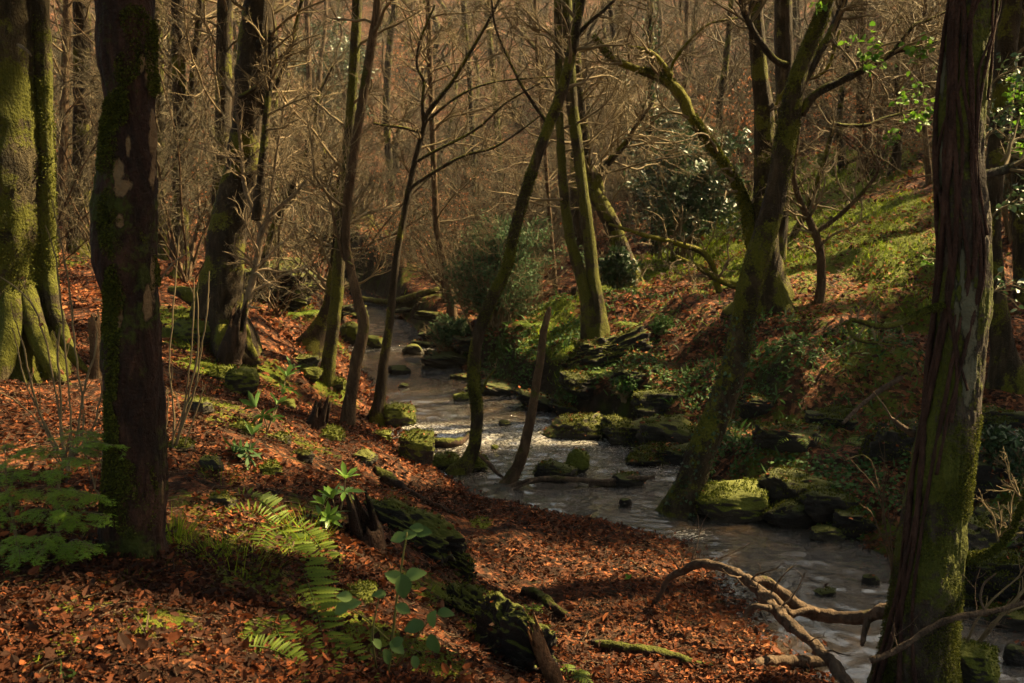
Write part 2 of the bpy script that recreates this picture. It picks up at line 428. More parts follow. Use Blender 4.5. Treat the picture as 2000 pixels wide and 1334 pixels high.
M_wood = bark('weathered_wood', (.028, .018, .012), (.085, .055, .036), (.15, .10, .065), .08, 14, .3)
M_rot = bark('rotten_wood', (.008, .005, .004), (.030, .016, .010), (.075, .038, .022), .10, 12, .6, (.11, .12, .010))
M_orange = bark('broken_wood_orange', (.06, .025, .012), (.17, .08, .035), (.30, .16, .08), .06, 20, .2)
M_pale_wood = bark('pale_shoot_bark', (.08, .055, .035), (.19, .14, .09), (.30, .23, .15), .15, 14, .5)
def simple(name, c0, c1, sc=8, rough=.85, transl=0, attr=False, spec=.25, tcol=None):
    g = NG(name); f = g.attr() if attr else g.noise(g.co(), sc, 3)
    st = [(.25, c0), (.75, c1)] if not attr else [(0, c0), (1, c1)]
    return g.bsdf(g.ramp(f, st), rough, None, spec, transl)
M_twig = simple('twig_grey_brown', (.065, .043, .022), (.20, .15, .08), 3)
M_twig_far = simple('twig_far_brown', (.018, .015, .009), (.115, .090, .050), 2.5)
M_twig_moss = simple('twig_mossy', (.05, .042, .016), (.15, .145, .03), 3)
M_twig_pale = simple('twig_pale', (.14, .10, .06), (.30, .225, .14), 6)
M_ivy = simple('ivy_leaf', (.010, .022, .008), (.045, .085, .028), attr=True, rough=.5, spec=.35, transl=.15)
M_holly = simple('holly_leaf', (.012, .030, .012), (.065, .12, .05), attr=True, rough=.5, spec=.5, transl=.12)
M_bright = simple('young_leaf_green', (.04, .11, .010), (.14, .26, .022), attr=True, rough=.6, transl=.35)
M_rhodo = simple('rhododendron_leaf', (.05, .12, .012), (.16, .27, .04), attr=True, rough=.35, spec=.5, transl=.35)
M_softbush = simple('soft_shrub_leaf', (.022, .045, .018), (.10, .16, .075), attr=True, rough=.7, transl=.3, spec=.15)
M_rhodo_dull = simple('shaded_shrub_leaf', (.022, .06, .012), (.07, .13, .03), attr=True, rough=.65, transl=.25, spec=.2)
M_bramble = simple('bramble_leaf', (.045, .085, .020), (.115, .18, .045), attr=True, rough=.65, transl=.2)
M_fern = simple('fern_frond', (.045, .085, .008), (.15, .20, .018), attr=True, rough=.6, transl=.35)
M_yew = simple('conifer_needle', (.07, .14, .010), (.23, .35, .028), attr=True, rough=.5, transl=.25)
M_grass = simple('grass_blade', (.06, .11, .008), (.26, .33, .018), attr=True, rough=.8, transl=.4, spec=.1)
M_moss_bark = simple('bark_moss_tuft', (.018, .024, .004), (.10, .105, .009), attr=True, rough=.95, transl=.25)
M_mossblade = simple('moss_tuft', (.030, .040, .005), (.115, .13, .009), attr=True, rough=.9, transl=.2)
def litter():
    g = NG('fallen_leaf')
    c = g.ramp(g.attr(), [(0, (.014, .006, .004)), (.3, (.055, .017, .008)), (.62, (.17, .046, .016)), (.88, (.34, .100, .032)), (1, (.44, .19, .08))])
    n = g.noise(g.co(), 60, 3); c = g.mix(g.math('MULTIPLY', n, .5), c, (.05, .02, .01))
    return g.bsdf(c, .75, None, .12, .22, c)
M_leaf = litter()
def beechleaf():
    g = NG('dry_beech_leaf')
    c = g.ramp(g.attr(), [(0, (.20, .07, .03)), (1, (.48, .19, .08))])
    return g.bsdf(c, .6, None, .3, .4, c)
M_beech = beechleaf()

def ground_mat():
    g = NG('forest_floor_soil_and_leaves'); v = g.co()
    vo = g.n('ShaderNodeTexVoronoi'); vo.inputs['Scale'].default_value = 17; vo.inputs['Randomness'].default_value = 1
    wv = g.n('ShaderNodeMix', data_type='RGBA'); 
    g.l(v, vo.inputs['Vector'])
    sp = g.n('ShaderNodeSeparateColor'); g.l(vo.outputs['Color'], sp.inputs[0])
    leaf = g.ramp(sp.outputs[0], [(0, (.020, .009, .005)), (.35, (.06, .022, .011)), (.7, (.15, .052, .023)), (1, (.27, .11, .05))])
    n1 = g.noise(v, 1.1, 6, .65); n2 = g.noise(v, 9, 5, .7); n3 = g.noise(v, 60, 3, .7)
    col = g.mix(g.maskmix(n2, .45, .62), leaf, (.018, .011, .007))
    # green growth where the attribute says moss or grass covers the ground
    mf = g.math('ADD', g.attr(), g.math('ADD', g.math('MULTIPLY', g.math('SUBTRACT', n2, .5), 1.3), g.math('MULTIPLY', g.math('SUBTRACT', n1, .5), 1.2)))
    mf = g.maskmix(mf, .42, .70)
    green = g.mix(n3, (.03, .045, .005), (.12, .14, .012))
    col = g.mix(mf, col, green)
    # bare rock and earth on steep cut banks
    st = g.maskmix(g.nz(), .48, .72)
    rk = g.ramp(n2, [(.3, (.008, .006, .004)), (.7, (.035, .026, .018))])
    col = g.mix(st, g.mix(g.maskmix(n1, .5, .62), rk, (.03, .042, .006)), col)
    h = g.math('ADD', g.math('MULTIPLY', vo.outputs['Distance'], .6), g.math('ADD', n2, n3))
    return g.bsdf(col, .85, g.bump(h, .03, 1.0), .1)
M_ground = ground_mat()
ROCKC = {False: [(.3, (.010, .008, .006)), (.55, (.035, .028, .020)), (.8, (.085, .068, .05))], True: [(.3, (.004, .003, .003)), (.6, (.016, .012, .009)), (.85, (.045, .035, .026))]}
def rock_mat(name='rock_mossy', moss=.5, mc=(.15, .155, .012)):
    g = NG(name); v = g.co(); v2 = g.co((1, 1, 3.5))
    n1 = g.noise(v2, 3.5, 6, .65, .4); n2 = g.noise(v, 5, 4, .6); n3 = g.noise(v, 55, 3, .7)
    col = g.ramp(n1, ROCKC[name == 'rock_dark_wet'])
    mn = g.math('ADD', g.math('MULTIPLY', g.nz(), .62), g.math('MULTIPLY', n2, .75))
    mm = g.maskmix(mn, 1.02-moss*.75, 1.14-moss*.75)
    col = g.mix(mm, col, g.mix(n3, (.028, .036, .004), mc))
    return g.bsdf(col, .85, g.bump(g.math('ADD', n1, g.math('MULTIPLY', n3, .4)), .035, .9), .3)
M_rock = rock_mat('rock_mossy', .42, (.10, .10, .010))
M_rock_moss = rock_mat('rock_thick_moss', .95, (.13, .14, .011))
M_rock_wet = rock_mat('rock_dark_wet', .34, (.055, .06, .007))
def water_mat():
    g = NG('stream_water'); tc = g.n('ShaderNodeTexCoord'); mp = g.n('ShaderNodeMapping')
    mp.inputs['Rotation'].default_value = (0, 0, R(-25)); mp.inputs['Scale'].default_value = (1.0, 2.4, 1)
    g.l(tc.outputs['Object'], mp.inputs[0]); v = mp.outputs[0]
    n1 = g.noise(v, 9.0, 5, .62, .6); n2 = g.noise(v, 26, 4, .6, .4)
    h = g.math('ADD', n1, g.math('MULTIPLY', n2, .30))
    foam = g.maskmix(g.math('ADD', g.math('MULTIPLY', g.attr(), .62), g.math('MULTIPLY', n2, .9)), .90, 1.04)
    vo = g.n('ShaderNodeTexVoronoi'); vo.inputs['Scale'].default_value = 11; g.l(g.co((1, .7, 1)), vo.inputs['Vector']); sp = g.n('ShaderNodeSeparateColor'); g.l(vo.outputs['Color'], sp.inputs[0])
    bedn = g.math('ADD', g.math('MULTIPLY', g.noise(g.co(), 1.6, 4, .6), .8), g.math('MULTIPLY', sp.outputs[0], .22))
    col = g.mix(foam, g.ramp(bedn, [(.32, (.006, .005, .004)), (.55, (.030, .020, .011)), (.75, (.075, .048, .026))]), (.38, .36, .33))
    rough = g.math('ADD', g.math('MULTIPLY', foam, .45), .045)
    m = g.bsdf(col, rough, g.bump(h, .058, 1.0), 1.0)
    b = m.node_tree.nodes['Principled BSDF']; b.inputs['IOR'].default_value = 1.5; b.inputs['Coat Weight'].default_value = .8; b.inputs['Coat Roughness'].default_value = .05
    return m
M_water = water_mat()

# ------------------------------------------------------------------ moss / grass cover map (world discs)
GREEN = []
for (u, v, rx, k) in ((1340,505,1.8,1.),(1400,470,2.2,1),(1500,520,1.6,.9),(1700,420,1.8,.8),(1750,560,1.,.7),(1610,610,.9,.6),(1680,700,.8,.6),(1450,720,.6,.5),(1380,640,.7,.45),(1450,440,2,.9),(1560,350,2.2,1),(1630,350,1.8,1),(1600,420,1.7,.9),(1560,470,1.5,.8),(1650,470,1.6,.8),(1720,480,1.3,.8),(1790,500,1.2,.7),
                      (1780,590,1.0,.7),(1720,640,.9,.5),(1200,560,1.0,.8),(1260,540,1.2,.9),(1090,660,.6,1),(1120,680,.6,.9),(1080,590,.8,.8),(1500,760,.6,.6),(1560,720,.7,.5),(1540,830,.4,.6),(1620,740,.5,.5),
                      (1590,560,.9,.5),(1420,560,.6,.4),(1290,600,.6,.5),(400,720,.35,1),(380,640,.7,.9),(440,730,.5,.9),(420,790,.35,.8),(460,830,.3,.7),(340,620,.6,.8),(560,600,1.2,.5),(520,560,1.5,.4),
                      (470,1060,.35,.6),(380,1090,.3,.6),(430,1180,.25,.5),(150,1190,.14,.7),(290,1200,.16,.6),(560,1180,.25,.5),(700,720,.3,.6),(650,750,.4,.9),(640,650,.8,.7),(780,800,.4,.7),(930,1160,.25,.7),
                      (770,960,.3,.5),(1060,440,3,.4),(100,500,2,.4),(500,500,3,.3),(940,1025,.12,1),(450,770,.3,.7),(520,850,.25,.6),(560,1080,.35,.8),(500,1140,.3,.8),(620,1180,.25,.7),(420,980,.3,.7),(620,1000,.25,.7),(320,1220,.2,.6),(120,1270,.14,.6),(720,1250,.25,.8),(850,1170,.3,.8),(960,1230,.25,.8),(840,1290,.25,.7),(540,740,.4,.6),(600,870,.3,.6),(1620,360,2.4,1),(1500,400,2.,1),(1680,460,1.6,.9)):
    p = hit(u, v); GREEN.append((p[0], p[1], rx, k))
GREEN = np.array(GREEN)
def green_at(x, y):
    g = np.zeros(np.shape(x))
    for (a, b, r, k) in GREEN:
        g = np.maximum(g, k*np.clip(1.25-np.hypot((x-a), (y-b)*.7)/r*.8, 0, 1))
    return g

# ------------------------------------------------------------------ ground sheet
def build_ground():
    th = np.radians(np.concatenate([np.arange(-180, -34, 4), np.linspace(-34, 34, 460), np.arange(38, 180, 4)]))
    r = np.concatenate([[.02, .6, 1.2], np.geomspace(1.8, 170, 430)])
    T, Rr = np.meshgrid(th, r); x = Rr*np.sin(T); y = Rr*np.cos(T)
    z = H(x, y); g = green_at(x, y)
    g = np.maximum(g, (.33+.2*smooth((xR(y)+2.5-x)/1.5))*(x > xR(y))*(vnoise(np.stack([x, y], -1), .8, 31) > -.1))
    n, m = len(r), len(th)
    i = (np.arange(n-1)*m)[:, None]; j = np.arange(m)[None]; j2 = (j+1) % m
    Q = np.stack([i+j, i+j2, i+m+j2, i+m+j], -1).reshape(-1, 4)[:, ::-1]
    G = Geo(); G.add(np.stack([x, y, z], -1), Q, g.ravel())
    o = G.build('forest_floor', M_ground); tag(o, kind='structure')
build_ground()

def build_stream():
    ys = np.concatenate([np.arange(-5, 5, .2), np.arange(5, 16, .045), np.arange(16, 40, .09)])
    k = 70; t = np.linspace(0, 1, k)
    l, r = xL(ys)-.45, xR(ys)+.45
    x = l[:, None]+(r-l)[:, None]*t[None]; y = np.repeat(ys[:, None], k, 1)
    P = np.stack([x+.35*y, y*1.6-.3*x], -1)
    rap = np.exp(-((y-13.2)/1.3)**2)*.9 + np.exp(-((y-15.2)/.7)**2)*.5 + np.exp(-((y-20.5)/.9)**2)*.8 + np.exp(-((y-23.5)/.8)**2)*.6 + np.exp(-((y-11.3)/.8)**2)*.55 + np.exp(-((y-9.1)/.35)**2-((x-1.6)/.5)**2)*.8 + .16
    z = zw(y) + fbm(P, 2.6, 41, 2)*.012*rap + fbm(P, 9, 44, 2)*.006*(.45+rap*1.5)
    n = len(ys); i = (np.arange(n-1)*k)[:, None]; j = np.arange(k-1)[None]
    Q = np.stack([i+j, i+j+1, i+k+j+1, i+k+j], -1).reshape(-1, 4)
    G = Geo(); G.add(np.stack([x, y, z], -1), Q, np.clip(rap*.82, 0, .8).ravel())
    tag(G.build('stream_water', M_water), kind='structure')
build_stream()

# ------------------------------------------------------------------ traced woody things
def trace(pts, Y, r_scale=1.0, base=None):
    """pts (u,v,width_px[,dY]) -> (m,4) control points"""
    out = []
    for q in pts:
        y = Y + (q[3] if len(q) > 3 else 0); p = px(q[0], q[1], y); d = y/ray(q[0], q[1])[1]
        out.append([*p, q[2]/2*d/F*r_scale])
    return np.array(out)
def rooted(pts, dY=0.0, sink=.25, water=False):
    p = hit(pts[0][0], pts[0][1], water); Y = p[1]+dY
    C = trace(pts, Y); z0 = H1(C[0][0], C[0][1])
    b = C[0].copy(); b[2] = min(z0, C[0][2])-sink; b[3] *= 1.1
    # keep the traced foot, then push the path on into the soil
    return np.concatenate([[b], C]), Y, p
TREES = []
def tree(name, label, cat, pts, mat, limbs=(), rs=1.0, fiss=0., twigs=None, twig_mat=None, sides=20, lobes=.5, seed=1, lump=.08, flare=.5, dY=0., stems=(), attr=None, group=None, top=None, fine=.03, step=None, nlobe=5, twig_min=.0025):
    pts = [(q[0], q[1], q[2]*rs, *q[3:]) for q in pts]
    C, Y, p = rooted(pts, dY)
    root = thing(name, label, cat, (p[0], Y, H1(p[0], Y)), group)
    g = Geo(); c = wood_tube(g, C, sides, lobes=lobes, flare_h=flare, seed=seed, lump=lump, attr=attr, fine=fine, step=step, nlobe=nlobe, fiss=fiss); g.build('trunk', mat, root)
    paths = [c]
    for (sp, sd) in stems:
        c2 = trace(sp, Y); g = Geo(); b = c2[0].copy(); b[2] -= .3
        cc = wood_tube(g, np.concatenate([[b], c2]), max(10, sides-6), lobes=lobes*.6, flare_h=flare, seed=sd, lump=lump, attr=attr); g.build('trunk', mat, root); paths.append(cc)
    for i, lm in enumerate(limbs):
        lp = trace(lm, Y); g = Geo(); cc = wood_tube(g, lp, 9, seed=seed+i+7, lump=.14, step=max(lp[:, 3].mean()*1.1, .03)); g.build('limb', mat, root); paths.append(cc)
    if twigs:
        g = Geo()
        for i, cc in enumerate(paths):
            tw = twigs[min(i, len(twigs)-1)]
            if not tw['n']: continue
            rs = resamp(cc, 24); t0 = tw.get('t0', .4)
            P = rs[None, :, :3]; Rd = rs[None, :, 3]*.55
            Rd = np.minimum(Rd, tw.get('rmax', .03))
            S, D, ln, r = spawn(P, Rd, tw['n'], rng_(seed*31+i), t0=t0, L=1., lenf=tw['len'], ang=(40, 80), rf=.8)
            r = np.maximum(r, tw.get('rmin', .004))
            W = walk(S, D, ln, 9, tw.get('wob', .17), tw.get('up', .04), rng_(seed*37+i)); RR = taper(r, 9, .35)
            g.add(*batch_tubes(W, RR, 5))
            twig_system(g, W, RR, tw.get('lv', [(5, (.3, .6), (30, 60)), (4, (.3, .6), (30, 60))]), seed*41+i, rmin=twig_min)
        g.build('twigs', twig_mat or M_twig, root)
    TREES.append((root, p))
    return root, paths, Y

def ivy_on(root, path, a, b, n, size, seed, spread=1.25, mat=None, name='ivy', front=True):
    rng = rng_(seed); C = path[int(len(path)*a):max(int(len(path)*b), int(len(path)*a)+2)]
    i = rng.integers(0, len(C), n); q = rng.normal(size=(n, 3)); q[:, 1] -= .4 if front else 0; q = norm(q)
    T = norm(np.gradient(C[:, :3], axis=0))[i]; q = norm(q-(q*T).sum(-1, keepdims=True)*T)
    P = C[i, :3]+q*C[i, 3:4]*(1.0+rng.random((n, 1))*(spread-1))
    D = norm(rng.normal(size=(n, 3))*.7+q*.4+np.array([0, 0, -.7]))
    g = Geo(); cards(g, LEAF4, P, D, q+rng.normal(size=(n, 3))*.4, size*rng.uniform(.6, 1.2, n), curl=-.2, val=rng.random(n), width=1.35)
    return g.build(name, mat or M_ivy, root)

def moss_on(root, path, a, b, n, size, seed, thr=.0, mat=None, up=0., spots=None):
    n = int(n*2.2); size = size*.62
    rng = rng_(seed); C = path[int(len(path)*a):max(int(len(path)*b), int(len(path)*a)+2)]
    C = catmull(C, max(len(C)*8, 200)); i = rng.integers(0, len(C), n); q = rng.normal(size=(n, 3)); q = norm(q+np.array([0, -.5, up]))
    T = norm(np.gradient(C[:, :3], axis=0))[i]; q = norm(q-(q*T).sum(-1, keepdims=True)*T)
    P = C[i, :3]+q*C[i, 3:4]*rng.uniform(.92, 1.045, (n, 1)); k = fbm(P*np.array([1, 1, .6]), 3.2, seed, 3) > thr-.5*(rng.random(n)-.5)
    if spots is not None: k = (spotter(spots)(P) > .48+.22*fbm(P*np.array([1, 1, .7]), 7, seed, 3));
    k = np.asarray(k); P, q, m = P[k], q[k], int(k.sum())
    g = Geo(); cards(g, DIAM, P, norm(q*.7+rng.normal(0, .6, (m, 3))+[0, 0, -.35]), rng.normal(size=(m, 3)), size*rng.uniform(.5, 1.3, m), val=np.clip(rng.random(m), 0, 1), fold=0); return g.build('moss', mat or M_moss_bark, root, smoothf=False)

# moss / pale masks on the two near trunks are given as spots (u, v, radius u, radius v)
def spotter(spots):
    def f(V):
        d = V; yy = V[:, 1]; zc = V[:, 1]*math.cos(PITCH)-V[:, 2]*math.sin(PITCH); u = 1000+F*V[:, 0]/zc
        v = 667-F*(V[:, 1]*math.sin(PITCH)+V[:, 2]*math.cos(PITCH))/zc
        a = np.zeros(len(V))
        for (su, sv, ru, rv) in spots: a = np.maximum(a, 1-.5*np.hypot((u-su)/ru, (v-sv)/rv))
        return np.clip(a, 0, 1)
    return f

# =================================================================== TREES IN THE FOREGROUND AND MIDDLE
fore_spots = [(232,330,13,30),(240,365,16,18),(250,290,6,30),(292,150,9,55),(298,260,10,60),(297,350,9,55),(278,120,8,22),(233,432,9,14),(232,600,9,40),(290,600,12,38),(300,545,6,40),(262,960,5,20),(318,960,4,40)]
r, P_, Y_ = tree('flaking_bark_tree', 'dark red trunk with pale flaking patches and green moss, nearest tree at left', 'tree',
     [(258,1072,128),(262,1000,122),(268,900,116),(267,800,112),(262,700,109),(258,600,108),(248,500,114),(247,400,116),(252,300,106),(256,200,104),(250,100,108),(243,0,112),(235,-150,108),(225,-500,96),(215,-900,80)],
     M_bark_fore, sides=120, lobes=.30, seed=4, lump=.11, flare=.22, attr=spotter(fore_spots), fine=.05, step=.012, nlobe=6, fiss=.045,
     limbs=[[(225,-500,40),(100,-700,30),(-60,-900,20)],[(215,-800,40),(300,-1000,30),(420,-1250,16)]],
     twigs=[{'n': 0, 'len': (1, 2)}, {'n': 8, 'len': (.8, 1.6)}], twig_mat=M_twig)
C = P_[0]; moss_on(r, C[:int(len(C)*.75)], 0, 1., 85000, .020, 3, spots=[(215,290,22,70),(230,210,26,45),(215,420,24,60),(240,480,50,40),(290,530,22,50),(268,60,30,50),(296,90,14,60),(302,160,12,30),(240,130,26,40),(220,700,16,120),(212,850,18,110),(215,960,50,60),(258,1010,40,60),(290,940,16,40),(225,560,18,60)])
r, P_, Y_ = tree('broad_fluted_tree', 'massive mossy fluted trunk with spreading roots cut by the left edge', 'tree',
     [(8,735,250),(10,690,200),(12,600,176),(14,400,176),(8,200,170),(4,0,166),(0,-300,150),(0,-900,110)],
     M_bark_moss, rs=.86, sides=48, lobes=.45, seed=11, lump=.10, flare=.40, fine=.05, step=.05,
     stems=[([(98,722,74),(92,600,46),(90,400,36),(86,200,34),(80,0,34),(70,-300,28),(50,-900,20)], 5)],
     limbs=[[(40,470,40,0),(52,560,46,-.12),(66,630,44,-.28),(88,690,36,-.42),(112,732,26,-.5),(140,758,12,-.5)],[(92,500,24,0),(104,590,30,-.1),(122,650,28,-.18),(146,700,20,-.25),(172,726,12,-.25),(190,742,6,-.25)],[(20,560,40,-.2),(20,640,46,-.4),(8,710,40,-.6),(-10,760,24,-.7)]])
moss_on(r, P_[0], 0, .5, 16000, .035, 5, .1); moss_on(r, P_[1], 0, .5, 5000, .035, 6, .1)
g = Geo(); wood_tube(g, trace([(36,88,6,-.3),(44,92,6,-.5),(54,100,5,-.55),(62,110,3,-.55)], Y_), 8, seed=3, lump=.25); g.build('broken_stub', M_pale_wood, r)

def bgtrunk(label, pts, mat, seed, limbs=(), tw=None, cat='tree', dY=0., stems=(), lobes=.35, name='woodland_tree', sides=14, tm=None, Y=None, lump=.07, group=None):
    return tree(name, label, cat, pts, mat, limbs=limbs, twigs=tw, seed=seed, lobes=lobes, sides=sides, dY=dY, stems=stems, twig_mat=tm or M_twig, lump=lump, flare=.35, group=group, twig_min=.0036)
TWB = [{'n': 26, 'len': (1.2, 3.2), 'rmin': .010, 't0': .25, 'lv': [(6, (.35, .75), (30, 60)), (6, (.4, .8), (25, 55))]}]
bgtrunk('dark upright trunk just right of the massive fluted trunk', [(152,492,58),(158,430,38),(160,300,34),(161,100,33),(160,0,32),(158,-300,28),(150,-900,18)], M_bark_dark, 21, tw=TWB)
bgtrunk('slim pinkish trunk between the fluted trunk and the dark upright one', [(118,490,26),(120,430,19),(126,200,17),(132,0,16),(138,-400,12)], M_bark_brown, 22, tw=TWB)
bgtrunk('slim dark trunk immediately right of the nearest flaking trunk', [(320,505,26),(316,430,17),(313,200,16),(310,0,15),(306,-400,12)], M_bark_moss, 23, tw=TWB)
bgtrunk('straight forked trunk between the flaking tree and the curved double tree', [(346,545,50),(350,480,34),(352,300,29),(350,150,27),(347,0,25),(345,-400,18)], M_bark_dark, 24, tw=TWB,
        limbs=[[(352,330,14),(368,230,15),(380,120,15),(392,0,14),(400,-200,10)]])
bgtrunk('straight dark trunk rising behind the curved double tree', [(425,560,44),(430,450,36),(434,300,32),(437,150,31),(440,0,30),(445,-400,22),(450,-900,12)], M_bark_dark, 25, dY=1.0, tw=TWB)
r, P_, Y_ = tree('curved_mossy_tree', 'thick leaning trunk with buttressed roots and knobbly burrs left of the stream', 'tree',
     [(440,668,92),(432,610,84),(438,540,78),(450,450,72),(470,340,62),(482,240,58),(492,150,58),(503,60,62),(508,0,60),(520,-200,52),(540,-800,34)],
     M_bark_dark, sides=34, lobes=.55, seed=31, lump=.13, flare=.6, fine=.06, step=.06,
     limbs=[[(425,590,56),(395,585,44),(360,572,30),(330,566,14)],[(470,640,30,-.3),(485,680,22,-.4),(500,700,14,-.5)],[(440,640,34,-.4),(430,690,26,-.6),(425,715,16,-.7)],
            [(505,90,28,-.1),(525,78,22,-.2),(541,74,16,-.2)],[(468,190,10,-.5),(490,178,9,-.6),(508,165,8,-.7)],[(478,260,14),(520,200,12),(560,120,10),(590,0,8)],
            [(500,430,20,-.35),(512,330,17,-.35),(520,230,14,-.35),(528,140,14,-.3),(530,60,12,-.2)]],
     twigs=[{'n': 14, 'len': (.8, 2.0), 'rmin': .008, 't0': .35}, {'n': 0, 'len': (1, 1)}, {'n': 0, 'len': (1, 1)}, {'n': 0, 'len': (1, 1)}, {'n': 3, 'len': (.3, .6)}, {'n': 3, 'len': (.3, .7)}, {'n': 7, 'len': (.6, 1.2), 'rmin': .007}, {'n': 14, 'len': (.4, 1.2), 'rmin': .006}])
# pale sapling with the y fork
TWS = [{'n': 16, 'len': (.5, 1.3), 'rmin': .006, 't0': .3, 'lv': [(4, (.4, .8), (25, 50)), (3, (.4, .9), (25, 50))]}]
bgtrunk('pale slender sapling forking into a Y in front of the curved double tree', [(455,700,24),(468,640,18),(488,570,15),(503,500,13),(512,452,13),(540,410,9),(575,380,7),(600,350,5)], M_pale_wood, 33, name='pale_sapling', cat='sapling', lobes=.2,
        limbs=[[(512,452,10),(498,415,10),(484,385,9),(476,350,8),(470,280,7),(462,220,5)],[(520,440,7),(532,360,6),(545,270,5),(556,200,4)]], tw=TWS, tm=M_twig_pale, sides=9)
bgtrunk('thin dark leaning sapling just right of the pale Y sapling', [(490,590,20),(515,510,13),(540,430,12),(570,370,11),(595,310,10),(615,250,8),(622,190,7),(650,130,5)], M_bark_dark, 34, name='sapling', cat='sapling', tw=TWS, lobes=.2, sides=9)
TW10 = [{'n': 14, 'len': (.8, 2.0), 'rmin': .007, 't0': .3, 'lv': [(5, (.35, .75), (28, 55)), (5, (.4, .9), (25, 50))]}]
bgtrunk('green mossy trunk standing behind the brown wavy trunk by the left bank', [(638,746,34),(645,690,26),(656,600,25),(664,500,24),(672,400,22),(680,300,21),(690,150,20),(698,0,20),(705,-300,16),(720,-800,10)], M_bark_moss, 41, tw=TW10)
bgtrunk('dark flared trunk leaning right with a swollen black foot', [(600,690,64),(622,650,40),(640,600,24),(652,520,17),(660,430,14),(664,340,12)], M_bark_dark, 42, tw=TW10, lobes=.5,
        limbs=[[(658,390,8),(640,340,7),(632,290,5)]])
bgtrunk('brown wavy slender trunk standing on leaf litter above the left bank', [(678,830,30),(684,780,24),(697,700,23),(710,640,22),(700,590,20),(688,540,18),(676,470,16),(679,390,18),(690,310,18),(702,230,18),(715,150,18),(728,70,17),(738,0,17),(750,-200,14),(770,-700,9)], M_bark_brown, 43, tw=TW10, lobes=.2,
        limbs=[[(690,520,7,-.1),(670,500,6),(655,440,5),(640,370,4)]])
r, P_, Y_ = tree('forked_slender_tree', 'dark slender tree branching wide above the brook from the mossy rock bank', 'tree',
     [(738,826,44),(742,780,24),(748,720,19),(760,640,16),(768,560,15),(778,480,14),(790,420,13),(800,365,12),(812,310,11),(828,250,10),(840,215,10),(880,165,8),(920,100,7),(955,40,6),(985,-20,5)],
     M_bark_dark, sides=14, lobes=.4, seed=44, flare=.2, twig_min=.005,
     limbs=[[(828,250,8),(826,200,8),(828,160,7),(815,130,6),(818,90,6),(832,50,5),(850,10,4)],[(800,368,8),(850,335,7),(905,305,6),(960,290,5),(1010,260,4),(1060,222,3)],
            [(815,315,7),(850,295,6),(900,270,6),(940,245,5),(990,200,4),(1060,160,3)],[(835,235,6),(900,185,5),(970,160,4),(1080,150,3)],[(830,262,6),(790,250,6),(750,245,5),(728,240,4)]],
     twigs=[{'n': 16, 'len': (.5, 1.3), 'rmin': .005, 't0': .5, 'wob': .2}, {'n': 12, 'len': (.4, 1.1), 'rmin': .005, 't0': .2, 'wob': .2}], twig_mat=M_twig)
# S-shaped leaning tree
r, P_, Y_ = tree('s_shaped_tree', 'snaking S-shaped mossy trunk rising from the edge of the brook', 'tree',
     [(890,934,60),(905,915,46),(922,885,33),(930,850,31),(932,800,30),(925,745,30),(928,690,30),(940,635,29),(965,575,28),(990,520,27),(1003,460,26),(1022,390,26),(1048,310,26),(1072,245,27),(1095,185,27),(1115,110,26),(1130,30,23),(1142,-60,20),(1160,-300,15),(1180,-700,9)],
     M_bark_dark, rs=.8, sides=24, lobes=.35, seed=51, lump=.07, flare=.15, step=.035, twig_min=.004,
     limbs=[[(1122,75,10),(1150,45,8),(1180,20,7),(1215,-15,5)],[(942,768,6),(950,745,5),(962,728,4),(968,722,3)],[(1072,245,8),(1040,200,7),(1010,150,6),(970,60,5),(960,0,4)]],
     twigs=[{'n': 12, 'len': (.6, 1.6), 'rmin': .005, 't0': .5}, {'n': 8, 'len': (.3, .9)}, {'n': 3, 'len': (.1, .25)}, {'n': 14, 'len': (.4, 1.)}])
moss_on(r, P_[0], 0, .42, 9000, .026, 16, .0)
r, P_, Y_ = tree('broken_snag', 'slim broken-topped trunk leaning out of the leaf bank beside the S-shaped tree', 'tree',
     [(962,972,52),(985,955,34),(1003,928,26),(1020,890,22),(1030,850,20),(1040,800,18),(1048,750,17),(1056,700,15),(1062,650,14),(1070,615,12),(1074,600,6)],
     M_bark_brown, sides=18, lobes=.25, seed=53, lump=.08, flare=.12, step=.03)
bgtrunk('twin-stemmed mossy tree on the leafy far bank beyond the brook', [(1168,664,52),(1168,610,31),(1158,540,25),(1150,460,23),(1138,370,21),(1128,290,22),(1118,210,23),(1112,110,21),(1107,0,20),(1100,-300,18),(1090,-800,10)], M_bark_moss, 61, tw=TW10, name='twin_stem_tree',
        stems=[([(1156,650,46),(1148,590,28),(1132,530,23),(1115,470,21),(1104,400,19),(1097,320,17),(1093,230,16),(1091,100,15),(1089,0,15),(1080,-300,12)], 9)], sides=20)
r, P_, Y_ = bgtrunk('dark bowed tree with a reddish limb behind the twin-stemmed tree', [(1226,548,50),(1216,500,36),(1200,450,33),(1180,410,32),(1160,370,28),(1148,320,22),(1140,250,18),(1130,150,14),(1125,0,12)], M_bark_dark, 62, tw=TWB,
        limbs=[[(1182,400,16),(1170,365,18),(1172,340,16),(1195,310,14),(1222,280,12),(1240,250,8),(1275,200,6)]], sides=18)
